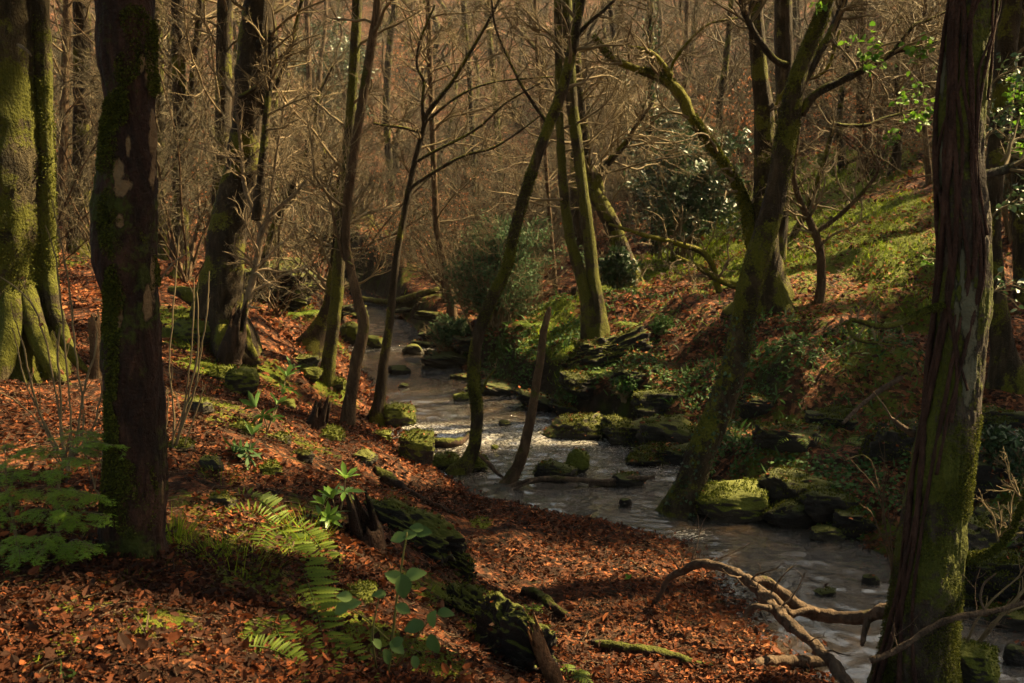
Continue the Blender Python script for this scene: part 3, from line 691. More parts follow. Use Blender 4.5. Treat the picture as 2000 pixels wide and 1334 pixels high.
# big leaning tree at the water
r, P_, Y_ = tree('leaning_tree', 'large ivy-footed trunk leaning right from the leaf bank at the water', 'tree',
     [(1305,1040,96),(1322,1005,80),(1345,955,66),(1372,880,62),(1398,820,60),(1422,755,57),(1440,690,55),(1450,635,54),(1462,570,55),(1482,500,54),(1503,430,50),(1520,360,48),(1533,280,48),(1545,215,46),(1558,150,40),(1580,90,35),(1605,30,33),(1625,-30,32),(1660,-200,28),(1700,-700,16)],
     M_bark_dark, rs=.88, fiss=.03, sides=60, lobes=.35, seed=71, lump=.06, flare=.16, step=.03, fine=.04, twig_min=.004,
     limbs=[[(1565,225,16),(1582,195,18),(1605,176,17),(1640,160,15),(1680,140,14),(1725,115,13),(1745,102,12),(1790,92,8),(1835,80,6)],
            [(1740,106,8),(1765,75,8),(1785,50,7),(1812,40,6),(1850,22,4)],
            [(1538,128,14),(1515,118,13),(1490,90,14),(1468,55,13),(1450,10,12),(1440,-60,9)],
            [(1552,200,12,.2),(1590,120,16,.4),(1630,50,16,.6),(1660,-30,14,.8)]],
     twigs=[{'n': 12, 'len': (.5, 1.5), 'rmin': .005, 't0': .62}, {'n': 16, 'len': (.4, 1.2), 'rmin': .004}, {'n': 10, 'len': (.3, .8)}, {'n': 14, 'len': (.4, 1.1)}])
ivy_on(r, P_[0], .03, .30, 420, .045, 5, 1.2); moss_on(r, P_[0], 0, .75, 15000, .024, 8, .05)
# the tree behind it with the arching moss limb
r, P_, Y_ = tree('arching_limb_tree', 'dark trunk behind the leaning tree with a bright mossy limb arching left', 'tree',
     [(1500,588,96),(1496,540,72),(1492,480,58),(1494,420,50),(1496,340,44),(1495,260,40),(1488,180,34),(1480,100,31),(1476,0,29),(1470,-300,20),(1465,-800,12)],
     M_bark_dark, sides=26, lobes=.5, seed=75, flare=.4, lump=.09, twig_min=.005,
     limbs=[[(1478,520,30),(1466,460,26),(1458,410,22),(1436,355,20),(1400,300,19),(1368,255,20),(1345,220,22),(1330,185,23),(1300,158,20),(1262,142,17),(1225,128,15),(1192,112,12),(1175,92,9),(1160,70,6)],
            [(1310,150,16),(1285,115,12),(1260,98,9),(1225,90,6)],[(1345,220,8),(1310,150,7),(1330,100,6),(1380,50,5),(1440,35,4)],
            [(1405,570,14,-.6),(1380,500,12,-.8),(1320,475,11,-.9),(1260,460,9,-1),(1190,438,6,-1)],
            [(1440,560,14,-.3),(1400,545,12,-.7),(1360,520,9,-.9),(1320,500,6,-1)],
            [(1496,250,10),(1540,170,9),(1610,140,7),(1640,60,6)]],
     twigs=[{'n': 12, 'len': (.8, 1.8), 'rmin': .006, 't0': .3}, {'n': 20, 'len': (.5, 1.6), 'rmin': .005, 't0': .1}, {'n': 10, 'len': (.4, 1.2)}, {'n': 14, 'len': (.4, 1.2)}, {'n': 12, 'len': (.4, 1.1)}, {'n': 12, 'len': (.4, 1.)}])
moss_on(r, P_[1], 0, 1, 6000, .05, 9, -.2, up=1.)
for c in r.children:
    if c.name.startswith('limb') : c.data.materials[0] = M_moss_sunlit
bgtrunk('thin bent sapling crossing the lit slope right of the leaning tree', [(1600,590,20),(1604,540,17),(1600,480,17),(1580,430,15),(1562,390,12),(1550,340,10),(1560,250,8)], M_bark_brown, 77, name='bent_sapling', cat='sapling', tw=TWS, lobes=.3, sides=10,
        limbs=[[(1592,455,10),(1640,420,9),(1690,370,8),(1715,330,6),(1700,290,5)]])
bgtrunk('slanting dark sapling on the lit slope reaching up to a crooked mossy bough', [(1545,470,14),(1580,400,12),(1605,330,11),(1622,270,10),(1630,240,8)], M_bark_dark, 78, name='slanting_sapling', cat='sapling', tw=TWS, lobes=.3, sides=10,
        limbs=[[(1628,243,8),(1660,246,8),(1695,244,8),(1725,232,7),(1760,222,6),(1800,210,5)]])
# ---- right hand ivy bound tree
right_pale_lit_spots = [(1892,640,17,110),(1890,740,14,60),(1868,620,7,60),(1880,520,5,70),(1840,130,6,80),(1835,330,8,60)]  # pale lichened bark, with the sunlit patch painted into it
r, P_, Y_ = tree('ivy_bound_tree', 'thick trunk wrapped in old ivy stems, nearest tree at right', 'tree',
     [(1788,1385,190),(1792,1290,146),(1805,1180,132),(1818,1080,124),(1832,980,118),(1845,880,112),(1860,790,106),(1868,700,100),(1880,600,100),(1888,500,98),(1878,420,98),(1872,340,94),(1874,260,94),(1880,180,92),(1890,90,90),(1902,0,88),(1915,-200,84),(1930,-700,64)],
     M_bark_right, sides=110, lobes=.25, seed=81, lump=.11, flare=.18, attr=spotter(right_pale_lit_spots), fine=.05, step=.014, fiss=.04,
     limbs=[[(1880,868,26),(1898,866,24),(1908,868,18)],
            [(1865,1085,30),(1885,1090,24),(1915,1085,16),(1945,1072,13),(1975,1035,12),(1995,990,10),(2025,930,8)],
            [(1905,345,22),(1940,338,20),(1980,325,18),(2040,300,14)],
            [(1840,598,16,-.1),(1815,605,13,-.15),(1780,622,13,-.2),(1745,635,13,-.25),(1710,637,12,-.3),(1680,628,10,-.3),(1660,624,9,-.3)],
            [(1662,624,8,-.3),(1657,640,8,-.3),(1668,660,8,-.35),(1690,668,7,-.4),(1715,670,6,-.4),(1745,676,3,-.4)],
            [(1662,628,5,-.3),(1645,633,4,-.3),(1630,640,3,-.3)]],
     twigs=[{'n': 0, 'len': (1, 1)}, {'n': 0, 'len': (1, 1)}, {'n': 10, 'len': (.2, .6), 'rmin': .003}, {'n': 4, 'len': (.3, .7), 'rmin': .003}, {'n': 5, 'len': (.1, .3), 'rmin': .002}, {'n': 5, 'len': (.08, .2), 'rmin': .002}])
IVB, IVY_Y = r, Y_
kid = [c for c in r.children if c.name.startswith('limb')]
for c in kid[:2]+kid[3:]: c.data.materials[0] = M_bark_moss
def on_trunk(C, offs, rr, seed, rad=1.0, out=.6):
    """a creeping stem: offs = list of (fraction of trunk, angle in degrees (0 = towards camera, -90 = left)), rr stem radius"""
    pts = []
    for (f, a, *q) in offs:
        i = f*(len(C)-1); k = int(min(i, len(C)-2)); t = i-k; c = C[k]*(1-t)+C[k+1]*t; an = R(a)
        d = np.array([math.sin(an), -math.cos(an), 0]); s = q[0] if q else 1.
        pts.append([*(c[:3]+d*(c[3]*rad+rr*s*out)), rr*s])
    return np.array(pts)
C0 = P_[0]; rg = rng_(5)
for i, (ang, f0, f1, rr) in enumerate([(-72,.0,.98,.038),(-52,.02,.98,.032),(-35,.03,.96,.026),(-62,.12,.95,.03),(-18,.28,.97,.024),(4,.42,.99,.022),(-85,.05,.97,.03),(-44,.33,.9,.026),(18,.5,.97,.02),(-5,.36,.8,.018),(38,.56,.98,.018),(-26,.4,.98,.022),(-10,.46,.98,.024),(28,.62,.98,.018)]):
    fs = np.linspace(f0, f1, 16); w = rg.normal(0, 11, 16); w = np.convolve(w, [.25, .5, .25], 'same')*1.7
    g = Geo(); wood_tube(g, on_trunk(C0, [(f, ang+w[j]+14*math.sin(j*.8+i), .75+.35*rg.random()) for j, f in enumerate(fs)], rr*.5, i), 9, seed=i, lump=.18, step=.03); g.build('ivy_stem', M_bark_red, r)
moss_on(r, C0, 0, .34, 34000, .018, 12, -.12); moss_on(r, C0, .34, .6, 12000, .015, 17, .2)
moss_on(r, P_[2], 0, 1, 2500, .022, 13, -.3); moss_on(r, P_[4], 0, 1, 1500, .018, 14, -.3, up=1.); moss_on(r, P_[1], 0, 1, 900, .02, 15, -.3)

bgtrunk('dark trunk partly hidden behind the ivy-bound tree at the right edge', [(1972,752,74),(1962,690,48),(1950,610,36),(1942,520,33),(1938,430,32),(1945,330,36),(1958,200,40),(1966,80,42),(1974,0,42),(1985,-300,34),(2000,-900,20)], M_bark_dark, 85, tw=TW10, sides=22)
bgtrunk('upright trunk filling the far right edge behind the holly leaves', [(2010,640,60),(2000,560,40),(1996,400,38),(1994,200,38),(1992,0,36),(1990,-500,26)], M_bark_dark, 86, dY=1., tw=TWB)
ivc = P_[0]

# slim background trunks that can be told apart
SLIM = [
 ('slim brown trunk curving down to the soft grey-green shrub', [(886,632,22),(880,580,17),(868,520,14),(854,450,13),(848,340,12),(843,200,12),(838,60,12),(835,-200,10)], M_bark_brown),
 ('thin dark pole just right of the curving brown trunk', [(932,470,16),(928,380,12),(922,250,11),(915,120,10),(905,0,10),(900,-300,8)], M_bark_dark),
 ('thin mossy pole in the wood left of the S-shaped tree', [(984,455,18),(980,380,13),(972,260,12),(962,130,11),(950,0,11),(940,-300,9)], M_bark_moss),
 ('thin wavy pole reaching down to the lit bank in the middle of the wood', [(1085,575,10),(1080,500,8),(1072,400,8),(1062,260,8),(1050,120,7),(1045,0,7)], M_bark_brown),
 ('ivy-speckled straight trunk above the holly thicket', [(1282,505,24),(1278,430,15),(1274,300,14),(1272,160,14),(1270,0,13),(1268,-400,10)], M_bark_dark),
 ('leaning pair stem left of the ivy-speckled trunk', [(1255,430,18),(1235,330,14),(1222,220,12),(1205,120,11),(1190,0,10)], M_bark_dark),
 ('slender reddish trunk on the hill crest right of the leaning tree', [(1690,335,28),(1684,250,20),(1680,150,17),(1684,50,16),(1690,-100,14)], M_bark_brown),
 ('short bowed trunk on the hill crest left of the ivy-bound tree', [(1745,345,24),(1752,290,17),(1758,230,14),(1752,150,12),(1760,0,10)], M_bark_dark),
 ('thin vertical pole just right of the twin-stemmed tree top', [(1322,420,16),(1330,300,11),(1338,150,10),(1342,0,9)], M_bark_brown),
 ('slim mossy trunk behind the forked slender tree', [(770,470,20),(765,380,15),(755,220,14),(762,80,14),(772,0,13),(780,-300,10)], M_bark_dark),
 ('lit thin trunk right of the curved double tree', [(545,520,18),(540,400,13),(538,250,12),(536,100,12),(532,0,11)], M_bark_moss),
 ('dark thin trunk left of the green mossy trunk', [(600,480,16),(598,350,12),(604,200,11),(600,50,10),(596,-100,10)], M_bark_brown),
 ('slender dark trunk between the leaning tree and the crest trunk', [(1648,330,18),(1640,250,13),(1650,120,12),(1668,0,11)], M_bark_dark),
 ('thin pole close left of the ivy-bound tree', [(1815,360,14),(1806,250,10),(1800,120,9),(1808,0,8)], M_bark_brown),
 ('short leaning trunk above the big holly thicket', [(1405,420,22),(1412,330,15),(1405,220,13),(1420,100,12),(1432,-50,10)], M_bark_dark),
 ('pale upright trunk far back between the two left trunks', [(215,470,22),(214,380,16),(213,250,15),(212,0,15)], M_bark_brown),
]
for i, (lb, pts, mt) in enumerate(SLIM):
    r, pp, yy = bgtrunk(lb, pts, mt, 101+i, tw=TWB, name='slim_tree', sides=10)
    if 'ivy-speckled' in lb: ivy_on(r, pp[0], .05, .8, 900, .09, 7, 2.6)

# =================================================================== ROCKS
def rock_geo(geo, c, dims, rz=0., seed=0, n=18, box=.55, rough=.13, tilt=0.):
    """a boulder: cube sphere pulled towards a box, cracked and weathered"""
    g = np.linspace(-1, 1, n); V = []; Fs = []; off = 0
    for ax in range(3):
        for sg in (-1, 1):
            a, b = np.meshgrid(g, g, indexing='ij'); P = np.zeros((n, n, 3)); P[..., ax] = sg; P[..., (ax+1) % 3] = a*sg; P[..., (ax+2) % 3] = b
            V.append(P.reshape(-1, 3)); i, j = np.meshgrid(np.arange(n-1), np.arange(n-1), indexing='ij'); k = (i*n+j).ravel()+off
            Fs.append(np.stack([k, k+n, k+n+1, k+1], -1)); off += n*n
    V = np.concatenate(V); S = norm(V); B = V*.80
    P = S*(1-box)+B*box
    rs = rng_(seed); sh = rs.random(3)*50
    # a few cut facets
    for q in range(7):
        d = norm(rs.normal(size=3)); h = rs.uniform(.62, .86); e = P@d-h; P = P-np.maximum(e, 0)[:, None]*d*.85
    P = P + S*(fbm(P+sh, 1.1, seed, 3)*rough+fbm((P+sh)*np.array([1, 1, 2.2]), 4.2, seed+3, 3)*rough*.38)[:, None]
    P = P*np.array(dims)/2*1.1
    cz, sz = math.cos(rz), math.sin(rz); ct, st = math.cos(tilt), math.sin(tilt)
    x, y, z = P.T; x, z = x*ct+z*st, -x*st+z*ct; x, y = x*cz-y*sz, x*sz+y*cz
    P = np.stack([x, y, z], -1)+np.array(c)
    geo.add(P, np.concatenate(Fs))
def weld(o, d=.0006):
    import bmesh
    bm = bmesh.new(); bm.from_mesh(o.data); bmesh.ops.remove_doubles(bm, verts=bm.verts, dist=d); bmesh.ops.recalc_face_normals(bm, faces=bm.faces); bm.to_mesh(o.data); bm.free()
ROCKV = []; ROCKO = []
def rock(label, u, v, wpx, hpx, seed, mat=None, depth=.8, rz=None, box=.5, tilt=0., name='boulder', cat='rock', water=False, group=None, sink=.22, dz=0., n=18, rough=.13):
    """(u, v) is the middle of the rock's foot in the photo"""
    p = hit(u, v, water or True); k = p[1]/ray(u, v)[1]/F
    w, h = wpx*k, hpx*k/math.cos(PITCH); dp = w*depth
    hh = h*(1+sink)
    loc = (p[0], p[1]+dp*.3, p[2]+h/2-h*sink/2+dz)
    g = Geo(); rock_geo(g, loc, (w, dp, hh*1.1), rng_(seed).uniform(-.4, .4) if rz is None else rz, seed, n, box, rough=rough, tilt=tilt)
    ROCKV.append(g)
    o = g.build(name, mat or M_rock, origin=loc); weld(o); tag(o, label, cat, group); ROCKO.append((g, o, mat))
    return o
RK = 'mossy boulders and slabs along the brook'
rock('big flat-topped mossy boulder in the water behind the foot of the leaning tree', 1428, 1016, 150, 62, 3, M_rock_moss, .75, rz=.05, box=.62, water=True, n=34, tilt=.04)
rock('low dark boulder in the water just right of the big flat-topped boulder', 1548, 1030, 110, 42, 5, M_rock_wet, .7, group=RK, n=24)
rock('wedge-shaped mossy stone in midstream with driftwood caught against it', 1128, 926, 52, 42, 6, M_rock_moss, .8, group=RK, tilt=.5, n=22)
rock('dark broad stone under the driftwood in midstream', 1085, 940, 85, 32, 8, M_rock_wet, .7, group=RK, n=22)
rock('small wet stone at the right tip of the driftwood', 1228, 950, 62, 20, 9, M_rock_wet, .7, group=RK)
rock('lone small dark stone in the water below the driftwood tip', 1222, 990, 24, 14, 10, M_rock_wet, .8, group=RK)
rock('rounded moss-capped boulder in the far pool beyond the slender trees', 731, 682, 40, 22, 11, M_rock_moss, .8, group=RK, n=22)
rock('dark rounded boulder in the far pool right of the moss-capped one', 806, 693, 42, 18, 12, M_rock, .8, group=RK, n=22)
rock('flat dark stone in midstream below the far pool boulders', 780, 731, 44, 14, 13, M_rock_wet, .8, group=RK)
rock('little bright mossy stone just left of the S-shaped trunk in midstream', 902, 783, 34, 14, 14, M_rock_moss, .8, group=RK)
rock('tiny flat stone in the rapids left of the bright mossy stone', 788, 757, 22, 6, 15, M_rock_wet, .8, group=RK)
rock('small brown stone in midstream right of the S-shaped trunk', 986, 832, 24, 9, 16, M_rock, .8, group=RK)
rock('tiny yellow-green stone in the rapids below the small brown stone', 966, 878, 16, 8, 17, M_rock_moss, .8, group=RK)
rock('mossy block on the left bank edge under the forked slender tree', 780, 832, 70, 40, 18, M_rock_moss, .8, group=RK, n=24, rz=.3)
rock('tall yellow-green mossy block at the water beside the left bank leaves', 812, 905, 74, 56, 19, M_rock_moss, .7, group=RK, box=.7, n=26, rz=.2)
rock('low moss cushion stone at the water left of the S-shaped trunk', 868, 915, 56, 24, 20, M_rock_moss, .8, group=RK, n=20)
rock('mossy stone hidden behind the foot of the S-shaped trunk', 925, 920, 50, 26, 21, M_rock_moss, .8, group=RK, n=20)
rock('small yellow mossy stone between the two mossy blocks of the left bank', 812, 862, 30, 22, 22, M_rock_moss, .8, group=RK)
rock('mossy stone at the foot of the green mossy trunk', 650, 760, 50, 20, 23, M_rock_moss, .8, group=RK)
rock('flat mossy stone left of the green mossy trunk foot', 605, 742, 44, 22, 24, M_rock_moss, .8, group=RK)
rock('large mossy boulder across the far water behind the green mossy trunk', 682, 672, 52, 36, 25, M_rock_moss, .8, group=RK, n=20)
rock('mossy boulder above the far water just over the large one', 692, 625, 54, 26, 26, M_rock_moss, .8, group=RK, n=20)
rock('jagged dark mossy outcrop between the nearest flaking tree and the dark flared trunk', 462, 770, 76, 46, 27, M_rock_moss, .8, group=RK, n=26, rz=.2)
rock('sunlit yellow mossy rock on the bank behind the nearest flaking tree', 378, 668, 96, 44, 28, M_rock_moss, .8, group=RK, n=26)
rock('grey half-buried rock on the lit bank right of the nearest flaking tree', 385, 806, 62, 24, 29, M_rock, .8, group=RK, n=20)
rock('small mossy rock poking out of the leaves below the grey half-buried rock', 412, 922, 50, 30, 30, M_rock, .8, group=RK, n=20)
rock('mossy hump on the leafy slope below the jagged outcrop', 560, 800, 34, 18, 31, M_rock_moss, .8, group=RK)
rock('rounded mossy boulder at the bottom right corner beside the ivy-bound tree', 1918, 1345, 90, 66, 32, M_rock_moss, .8, group=RK, n=30)
rock('dark boulder in the water at the far bottom right corner', 1992, 1300, 52, 30, 33, M_rock_wet, .8, group=RK)
rock('small dark stone in the pool left of the ivy-bound tree', 1702, 1142, 34, 13, 34, M_rock_wet, .8, group=RK)
rock('flat dark stone breaking the pool above the fallen branch', 1612, 1165, 40, 8, 35, M_rock_wet, .8, group=RK)
# right bank slabs, traced foot by foot: u, v, width, height, tilt
SLAB = [(885,716,90,34,.1),(960,700,84,66,0),(1010,700,70,90,0),(905,745,40,14,0),(985,770,66,24,.1),(945,765,44,18,0),(1062,800,70,30,.2),(1110,812,60,36,.25),(1130,856,84,36,-.15),(1190,855,90,60,.2),
        (1235,868,70,44,.1),(1105,780,90,60,0),(1190,790,110,76,.1),(1170,742,90,64,0),(1085,722,80,60,0),(1275,870,80,46,-.1),(1322,876,84,54,.15),(1290,905,80,26,0),(1340,905,70,34,0),(1410,905,80,50,.1),(1400,950,70,30,.1),
        (1460,930,84,48,-.1),(1505,950,90,56,.1),(1475,892,90,60,0),(1560,985,90,50,.1),(1600,940,110,70,0),(1545,905,90,66,.1),(1640,1010,90,46,0),(1700,985,110,80,.1),(1620,1055,50,22,0),(1690,1045,80,40,.1),
        (1745,1040,80,60,0),(1655,900,90,50,.1),(1930,1090,110,80,.1),(1985,1010,110,90,0),(1925,980,100,80,.1),(1900,1180,80,46,0),(1975,1160,100,60,.1),(1990,1225,80,30,0),(1925,870,90,50,0),(1350,810,80,40,.1),(1260,790,60,40,0),
        (830,680,40,16,0),(860,660,50,20,.1),(800,612,44,12,0),(850,625,50,16,.1),(655,618,50,22,0),(700,565,50,14,.1),(920,690,60,24,0)]
PLACES = [(0,870,'in the shade below the soft grey-green shrub'),(870,1010,'on the far bank left of the broken snag'),(1010,1140,'at the foot of the far bank under the twin-stemmed tree'),(1140,1240,'on the dark ledge between the snag and the leaning tree'),
          (1240,1380,'on the dark ledge close left of the leaning tree'),(1380,1480,'on the dark bank close right of the leaning tree'),(1480,1600,'on the dark bank above the low dark boulder'),(1600,1780,'on the dark bank left of the ivy-bound tree'),(1780,2000,'on the shaded bank right of the ivy-bound tree')]
cnt = {}
ordw = ['lowest', 'second lowest', 'third lowest', 'fourth lowest', 'fifth lowest', 'sixth lowest', 'seventh lowest', 'eighth lowest', 'ninth lowest', 'tenth lowest', 'eleventh lowest', 'twelfth lowest']
SLAB = [q for i, q in enumerate(SLAB) if (q[0], q[1]) not in ((1505,950),(1190,855),(1700,985),(1460,930),(1400,950),(960,700),(1010,700),(1105,780),(1190,790),(1170,742),(1085,722),(1475,892),(1600,940),(1545,905),(1655,900),(1350,810),(1260,790),(1925,870),(1925,980),(1985,1010),(1410,905),(1745,1040))]
bucket = {}
for q in SLAB:
    pl = next(p[2] for p in PLACES if p[0] <= q[0] < p[1]); bucket.setdefault(pl, []).append(q)
si = 0
for pl, qs in bucket.items():
    for j, q in enumerate(sorted(qs, key=lambda t: -t[1])):
        si += 1
        rock('%s mossy slab %s' % (ordw[j], pl), q[0], q[1], q[2]*1.5, q[3]*(.85 if q[1] > 850 else .62), 200+si, M_rock_wet if (si % 3) else M_rock, .75, rz=rng_(si).uniform(-.25, .1), tilt=q[4]*1.3+rng_(si+9).uniform(-.12, .12), box=.72, rough=.27, sink=.55, name='rock_slab', cat='rock slab', group='mossy slabs ledging the far bank', n=20)

HB = 'half-buried mossy rocks on the dark bank'
for i, (u, v, w, h, lb) in enumerate([(1300,800,90,34,'half-buried mossy rock on the bank left of the leaning tree, above the ledge'), (1240,745,70,26,'small half-buried rock below the fern clump left of the leaning tree'), 
    (1545,870,100,44,'half-buried mossy rock above the low dark boulder'), (1625,830,90,34,'half-buried mossy rock midway up the dark bank'), 
    (1500,800,70,26,'little half-buried rock beside the ledge-top fern'), (1760,880,90,60,'dark half-buried rock hard against the left side of the ivy-bound tree'),
    (1950,840,90,50,'half-buried rock right of the ivy-bound tree near the bank top'), (1930,960,110,70,'dark half-buried rock right of the ivy-bound tree at mid height'), (1150,760,80,30,'half-buried mossy rock under the twin-stemmed tree shoulder'), (1985,1060,100,70,'dark rock face at the right edge above the mossy limb')]):
    rock(lb, u, v, w*1.3, h*.7, 500+i, M_rock_wet, .8, box=.6, sink=1.2, rough=.24, n=24, name='half_buried_rock', group=HB)

# =================================================================== LOGS, STUMPS, FALLEN BRANCHES
def lie(pts, lift=.0, water=False):
    """points (u,v,w[,extra height]) lying on the ground seen at (u,v)"""
    out = []
    for q in pts:
        p = hit(q[0], q[1]+q[2]*.3, water or True); k = p[1]/ray(q[0], q[1])[1]/F; r = q[2]*k/2
        out.append([p[0], p[1], p[2]+r*.7+lift+(q[3] if len(q) > 3 else 0), r])
    return np.array(out)
def log(label, pts, mat, seed, name='fallen_log', cat='log', lump=.16, sides=14, parts=(), raw=None, twigs=0, group=None):
    C = lie(pts) if raw is None else raw
    o_ = C[0, :3]
    root = thing(name, label, cat, o_, group)
    g = Geo(); c = wood_tube(g, C, sides+4, lump=lump*1.5, seed=seed, fine=.12, step=.018, fiss=.06); g.build('stem', mat, root)
    for i, pr in enumerate(parts):
        g = Geo(); wood_tube(g, pr, 12, lump=.26, seed=seed+i+3, fine=.12, step=.018, fiss=.06); g.build('side_branch', mat, root)
    if twigs:
        g = Geo(); rs = resamp(c, 16); S, D, ln, rr = spawn(rs[None, :, :3], rs[None, :, 3], twigs, rng_(seed), t0=.1, L=1., lenf=(.15, .5), ang=(40, 80), rf=.25, bias=(0, 0, 1), bw=.7)
        W = walk(S, D, ln, 7, .2, 0.02, rng_(seed+1)); RR = taper(np.minimum(rr, .008), 7, .3); g.add(*batch_tubes(W, RR, 5))
        twig_system(g, W, RR, [(2, (.3, .6), (30, 60))], seed+4); g.build('twigs', M_wood, root)
    return root
yb = 6.9
arch = trace([(1272,1186,9,.3),(1290,1160,12,.25),(1308,1128,15,.2),(1340,1112,18,.1),(1372,1100,19,0),(1405,1106,21,-.1),(1440,1122,24,-.2),(1470,1142,24,-.35),(1500,1172,26,-.5),(1535,1215,28,-.7),(1575,1245,27,-.85),(1615,1285,27,-1.0),(1650,1325,28,-1.15),(1680,1375,28,-1.3)], yb, .86)
pA = trace([(1470,1135,16,-.35),(1495,1135,20,-.3),(1530,1160,24,-.3),(1565,1188,26,-.3),(1610,1203,27,-.4),(1655,1207,27,-.5),(1700,1202,27,-.6),(1735,1192,26,-.7),(1760,1190,20,-.7)], yb)
pB = trace([(1480,1160,14,-.45),(1505,1162,17,-.5),(1522,1180,18,-.5),(1545,1198,17,-.5),(1580,1190,12,-.45),(1600,1195,9,-.4)], yb)
pC = trace([(1455,1205,7,-.6),(1462,1192,11,-.6),(1480,1184,13,-.65),(1505,1188,12,-.65)], yb)
pD = trace([(1695,1205,14,-.6),(1688,1235,12,-.7),(1684,1260,9,-.8)], yb)
log('forked grey fallen branch arching over the leaves to the base of the ivy-bound tree', None, M_wood, 3, name='fallen_branch', cat='branch', raw=arch, parts=[pA, pB, pC, pD], twigs=12, lump=.26)
log('short smooth log lying in the leaves under the forked fallen branch', [(1465,1304,12,.02),(1500,1300,19,.03),(1560,1300,21,.03),(1620,1304,21,.03)], M_wood, 5)
log('dark mossy log half buried in leaves at bottom centre', [(1160,1258,20),(1185,1266,24),(1235,1272,26),(1285,1276,26),(1320,1290,24),(1350,1298,20),(1390,1302,12)], M_rot, 6)
log('mossy-headed rotting log pointing down the leafy terrace', [(1022,1156,22),(1045,1162,24),(1068,1178,22),(1090,1196,18),(1112,1212,13)], M_rot, 7)
log('long black branch lying down the leaf slope left of the S-shaped tree', [(734,918,18),(755,935,26),(785,955,18),(820,975,13),(860,992,11),(892,1006,7)], M_rot, 8)
log('pale driftwood pole caught on the midstream stones', None, M_wood, 9, name='driftwood', cat='driftwood',
    raw=trace([(960,962,5),(1000,948,8),(1040,938,10),(1085,934,11),(1130,938,9),(1180,940,9),(1225,936,11),(1278,932,7)], hit(1130, 950, True)[1]),
    parts=[trace([(1150,945,8),(1195,945,9),(1230,935,13,.05),(1260,938,9,.05)], hit(1130, 950, True)[1]), trace([(1000,958,5),(1030,944,5),(1050,936,4)], hit(1130, 950, True)[1]-.15)])
log('brown twisted root snag at the water left of the S-shaped trunk', [(830,862,10),(855,866,20),(885,866,20),(908,858,10),(916,845,5)], M_rot, 10, name='root_snag', cat='root')
log('thin bent stick poking from the leaves into the water beside the S-shaped trunk', None, M_wood, 12, name='fallen_stick', cat='stick',
    raw=trace([(935,888,5),(955,905,7),(972,925,8),(990,934,7),(1015,932,6)], hit(965, 950, True)[1]+.2))
log('grey fallen pole leaning over the dark right bank above the pool', [(1645,845,7,.1),(1680,812,8,.12),(1720,790,9,.15),(1760,765,9,.15)], M_wood, 13, name='fallen_pole', cat='pole')
log('mossy fallen trunk lying along the far bank above the soft grey-green shrub', [(700,590,10,.1),(760,598,12,.1),(830,590,12,.15),(900,575,12,.2)], M_bark_moss, 14)
log('thin bare pole lying on the lit crest left of the slender reddish trunk', [(1600,318,10,.1),(1640,330,9,.1),(1700,318,7,.2)], M_bark_moss, 15)
for (i, (lb, pts)) in enumerate([('short stick lying across the bottom left leaves', [(620,1312,5),(650,1306,6),(690,1296,5)]), ('thin twig on the bare soil below the flaking tree', [(400,1100,4),(430,1112,5),(462,1128,4)]),
    ('slanting twig on the leaves right of the small rock', [(470,930,4),(530,960,5),(600,975,4)]), ('pale twig in the leaves near the fallen branch tip', [(1225,1090,4),(1260,1115,5),(1290,1130,4)]), ('curved twig near the water edge left of the leaning tree', [(1140,1012,4),(1180,1018,6),(1200,1030,4)])]):
    log(lb, pts, M_wood, 30+i, name='fallen_twig', cat='twig', sides=8)

def hollow_stump(label, pts, mat, seed, name='rotten_stump', open_=.9, sides=30, ragged=.25, group=None, cat='stump'):
    C = lie(pts) if not isinstance(pts, np.ndarray) else pts
    root = thing(name, label, cat, C[0, :3], group); n = 34; cc = catmull(C, n); P = cc[:, :3]; r = cc[:, 3]
    T = norm(np.gradient(P, axis=0)); A = np.cross(T, [0, 1, .1]); A = norm(A); B = np.cross(T, A); th = np.arange(sides)/sides*6.283
    D = A[:, None]*np.cos(th)[:, None]+B[:, None]*np.sin(th)[:, None]
    X = P[:, None]+D*r[:, None, None]; rg_ = 1+.22*fbm(X, 3, seed, 3)+.06*vnoise(X*np.array([4, 4, .6]), 7, seed)
    top = np.linspace(0, 1, n)**6; rag = vnoise(np.stack([np.cos(th)*2, np.sin(th)*2, th*0], -1), 1.8, seed)*ragged
    G = Geo()
    for sgn, sc in ((1, 1.), (-1, .74)):
        V = P[:, None]+D*(r[:, None]*rg_*sc)[..., None]+T[:, None]*(top[:, None]*rag[None]*1.)[..., None]
        i = (np.arange(n-1)*sides)[:, None]; j = np.arange(sides)[None]; j2 = (j+1) % sides
        Q = np.stack([i+j, i+j2, i+sides+j2, i+sides+j], -1).reshape(-1, 4); G.add(V.reshape(-1, 3), Q if sgn > 0 else Q[:, ::-1])
    m = (n-1)*sides; j = np.arange(sides); G.add(np.zeros((0, 3)), [])
    a = m+j; b = m+(j+1) % sides; G.F.append(np.stack([a, b, b+n*sides, a+n*sides], -1))
    G.build('stump_shell', mat, root); return root
def upright(u, v, wpx, hpx, lean=(0, 0), n=3, dY=0):
    p = hit(u, v); k = p[1]/ray(u, v)[1]/F; w = wpx*k/2; h = hpx*k
    return np.array([[p[0]-lean[0]*h*.2, p[1]+dY, p[2]-.15, w*1.15], [p[0], p[1]+dY, p[2]+h*.15, w], [p[0]+lean[0]*h*.6, p[1]+lean[1]*h*.6+dY, p[2]+h*.6, w*.85], [p[0]+lean[0]*h, p[1]+lean[1]*h+dY, p[2]+h, w*.75]])
hollow_stump('small mossy hollow stump at the edge of the leafy slope, centre left', upright(722, 1062, 62, 58, (-.2, 0)), M_rot, 3)
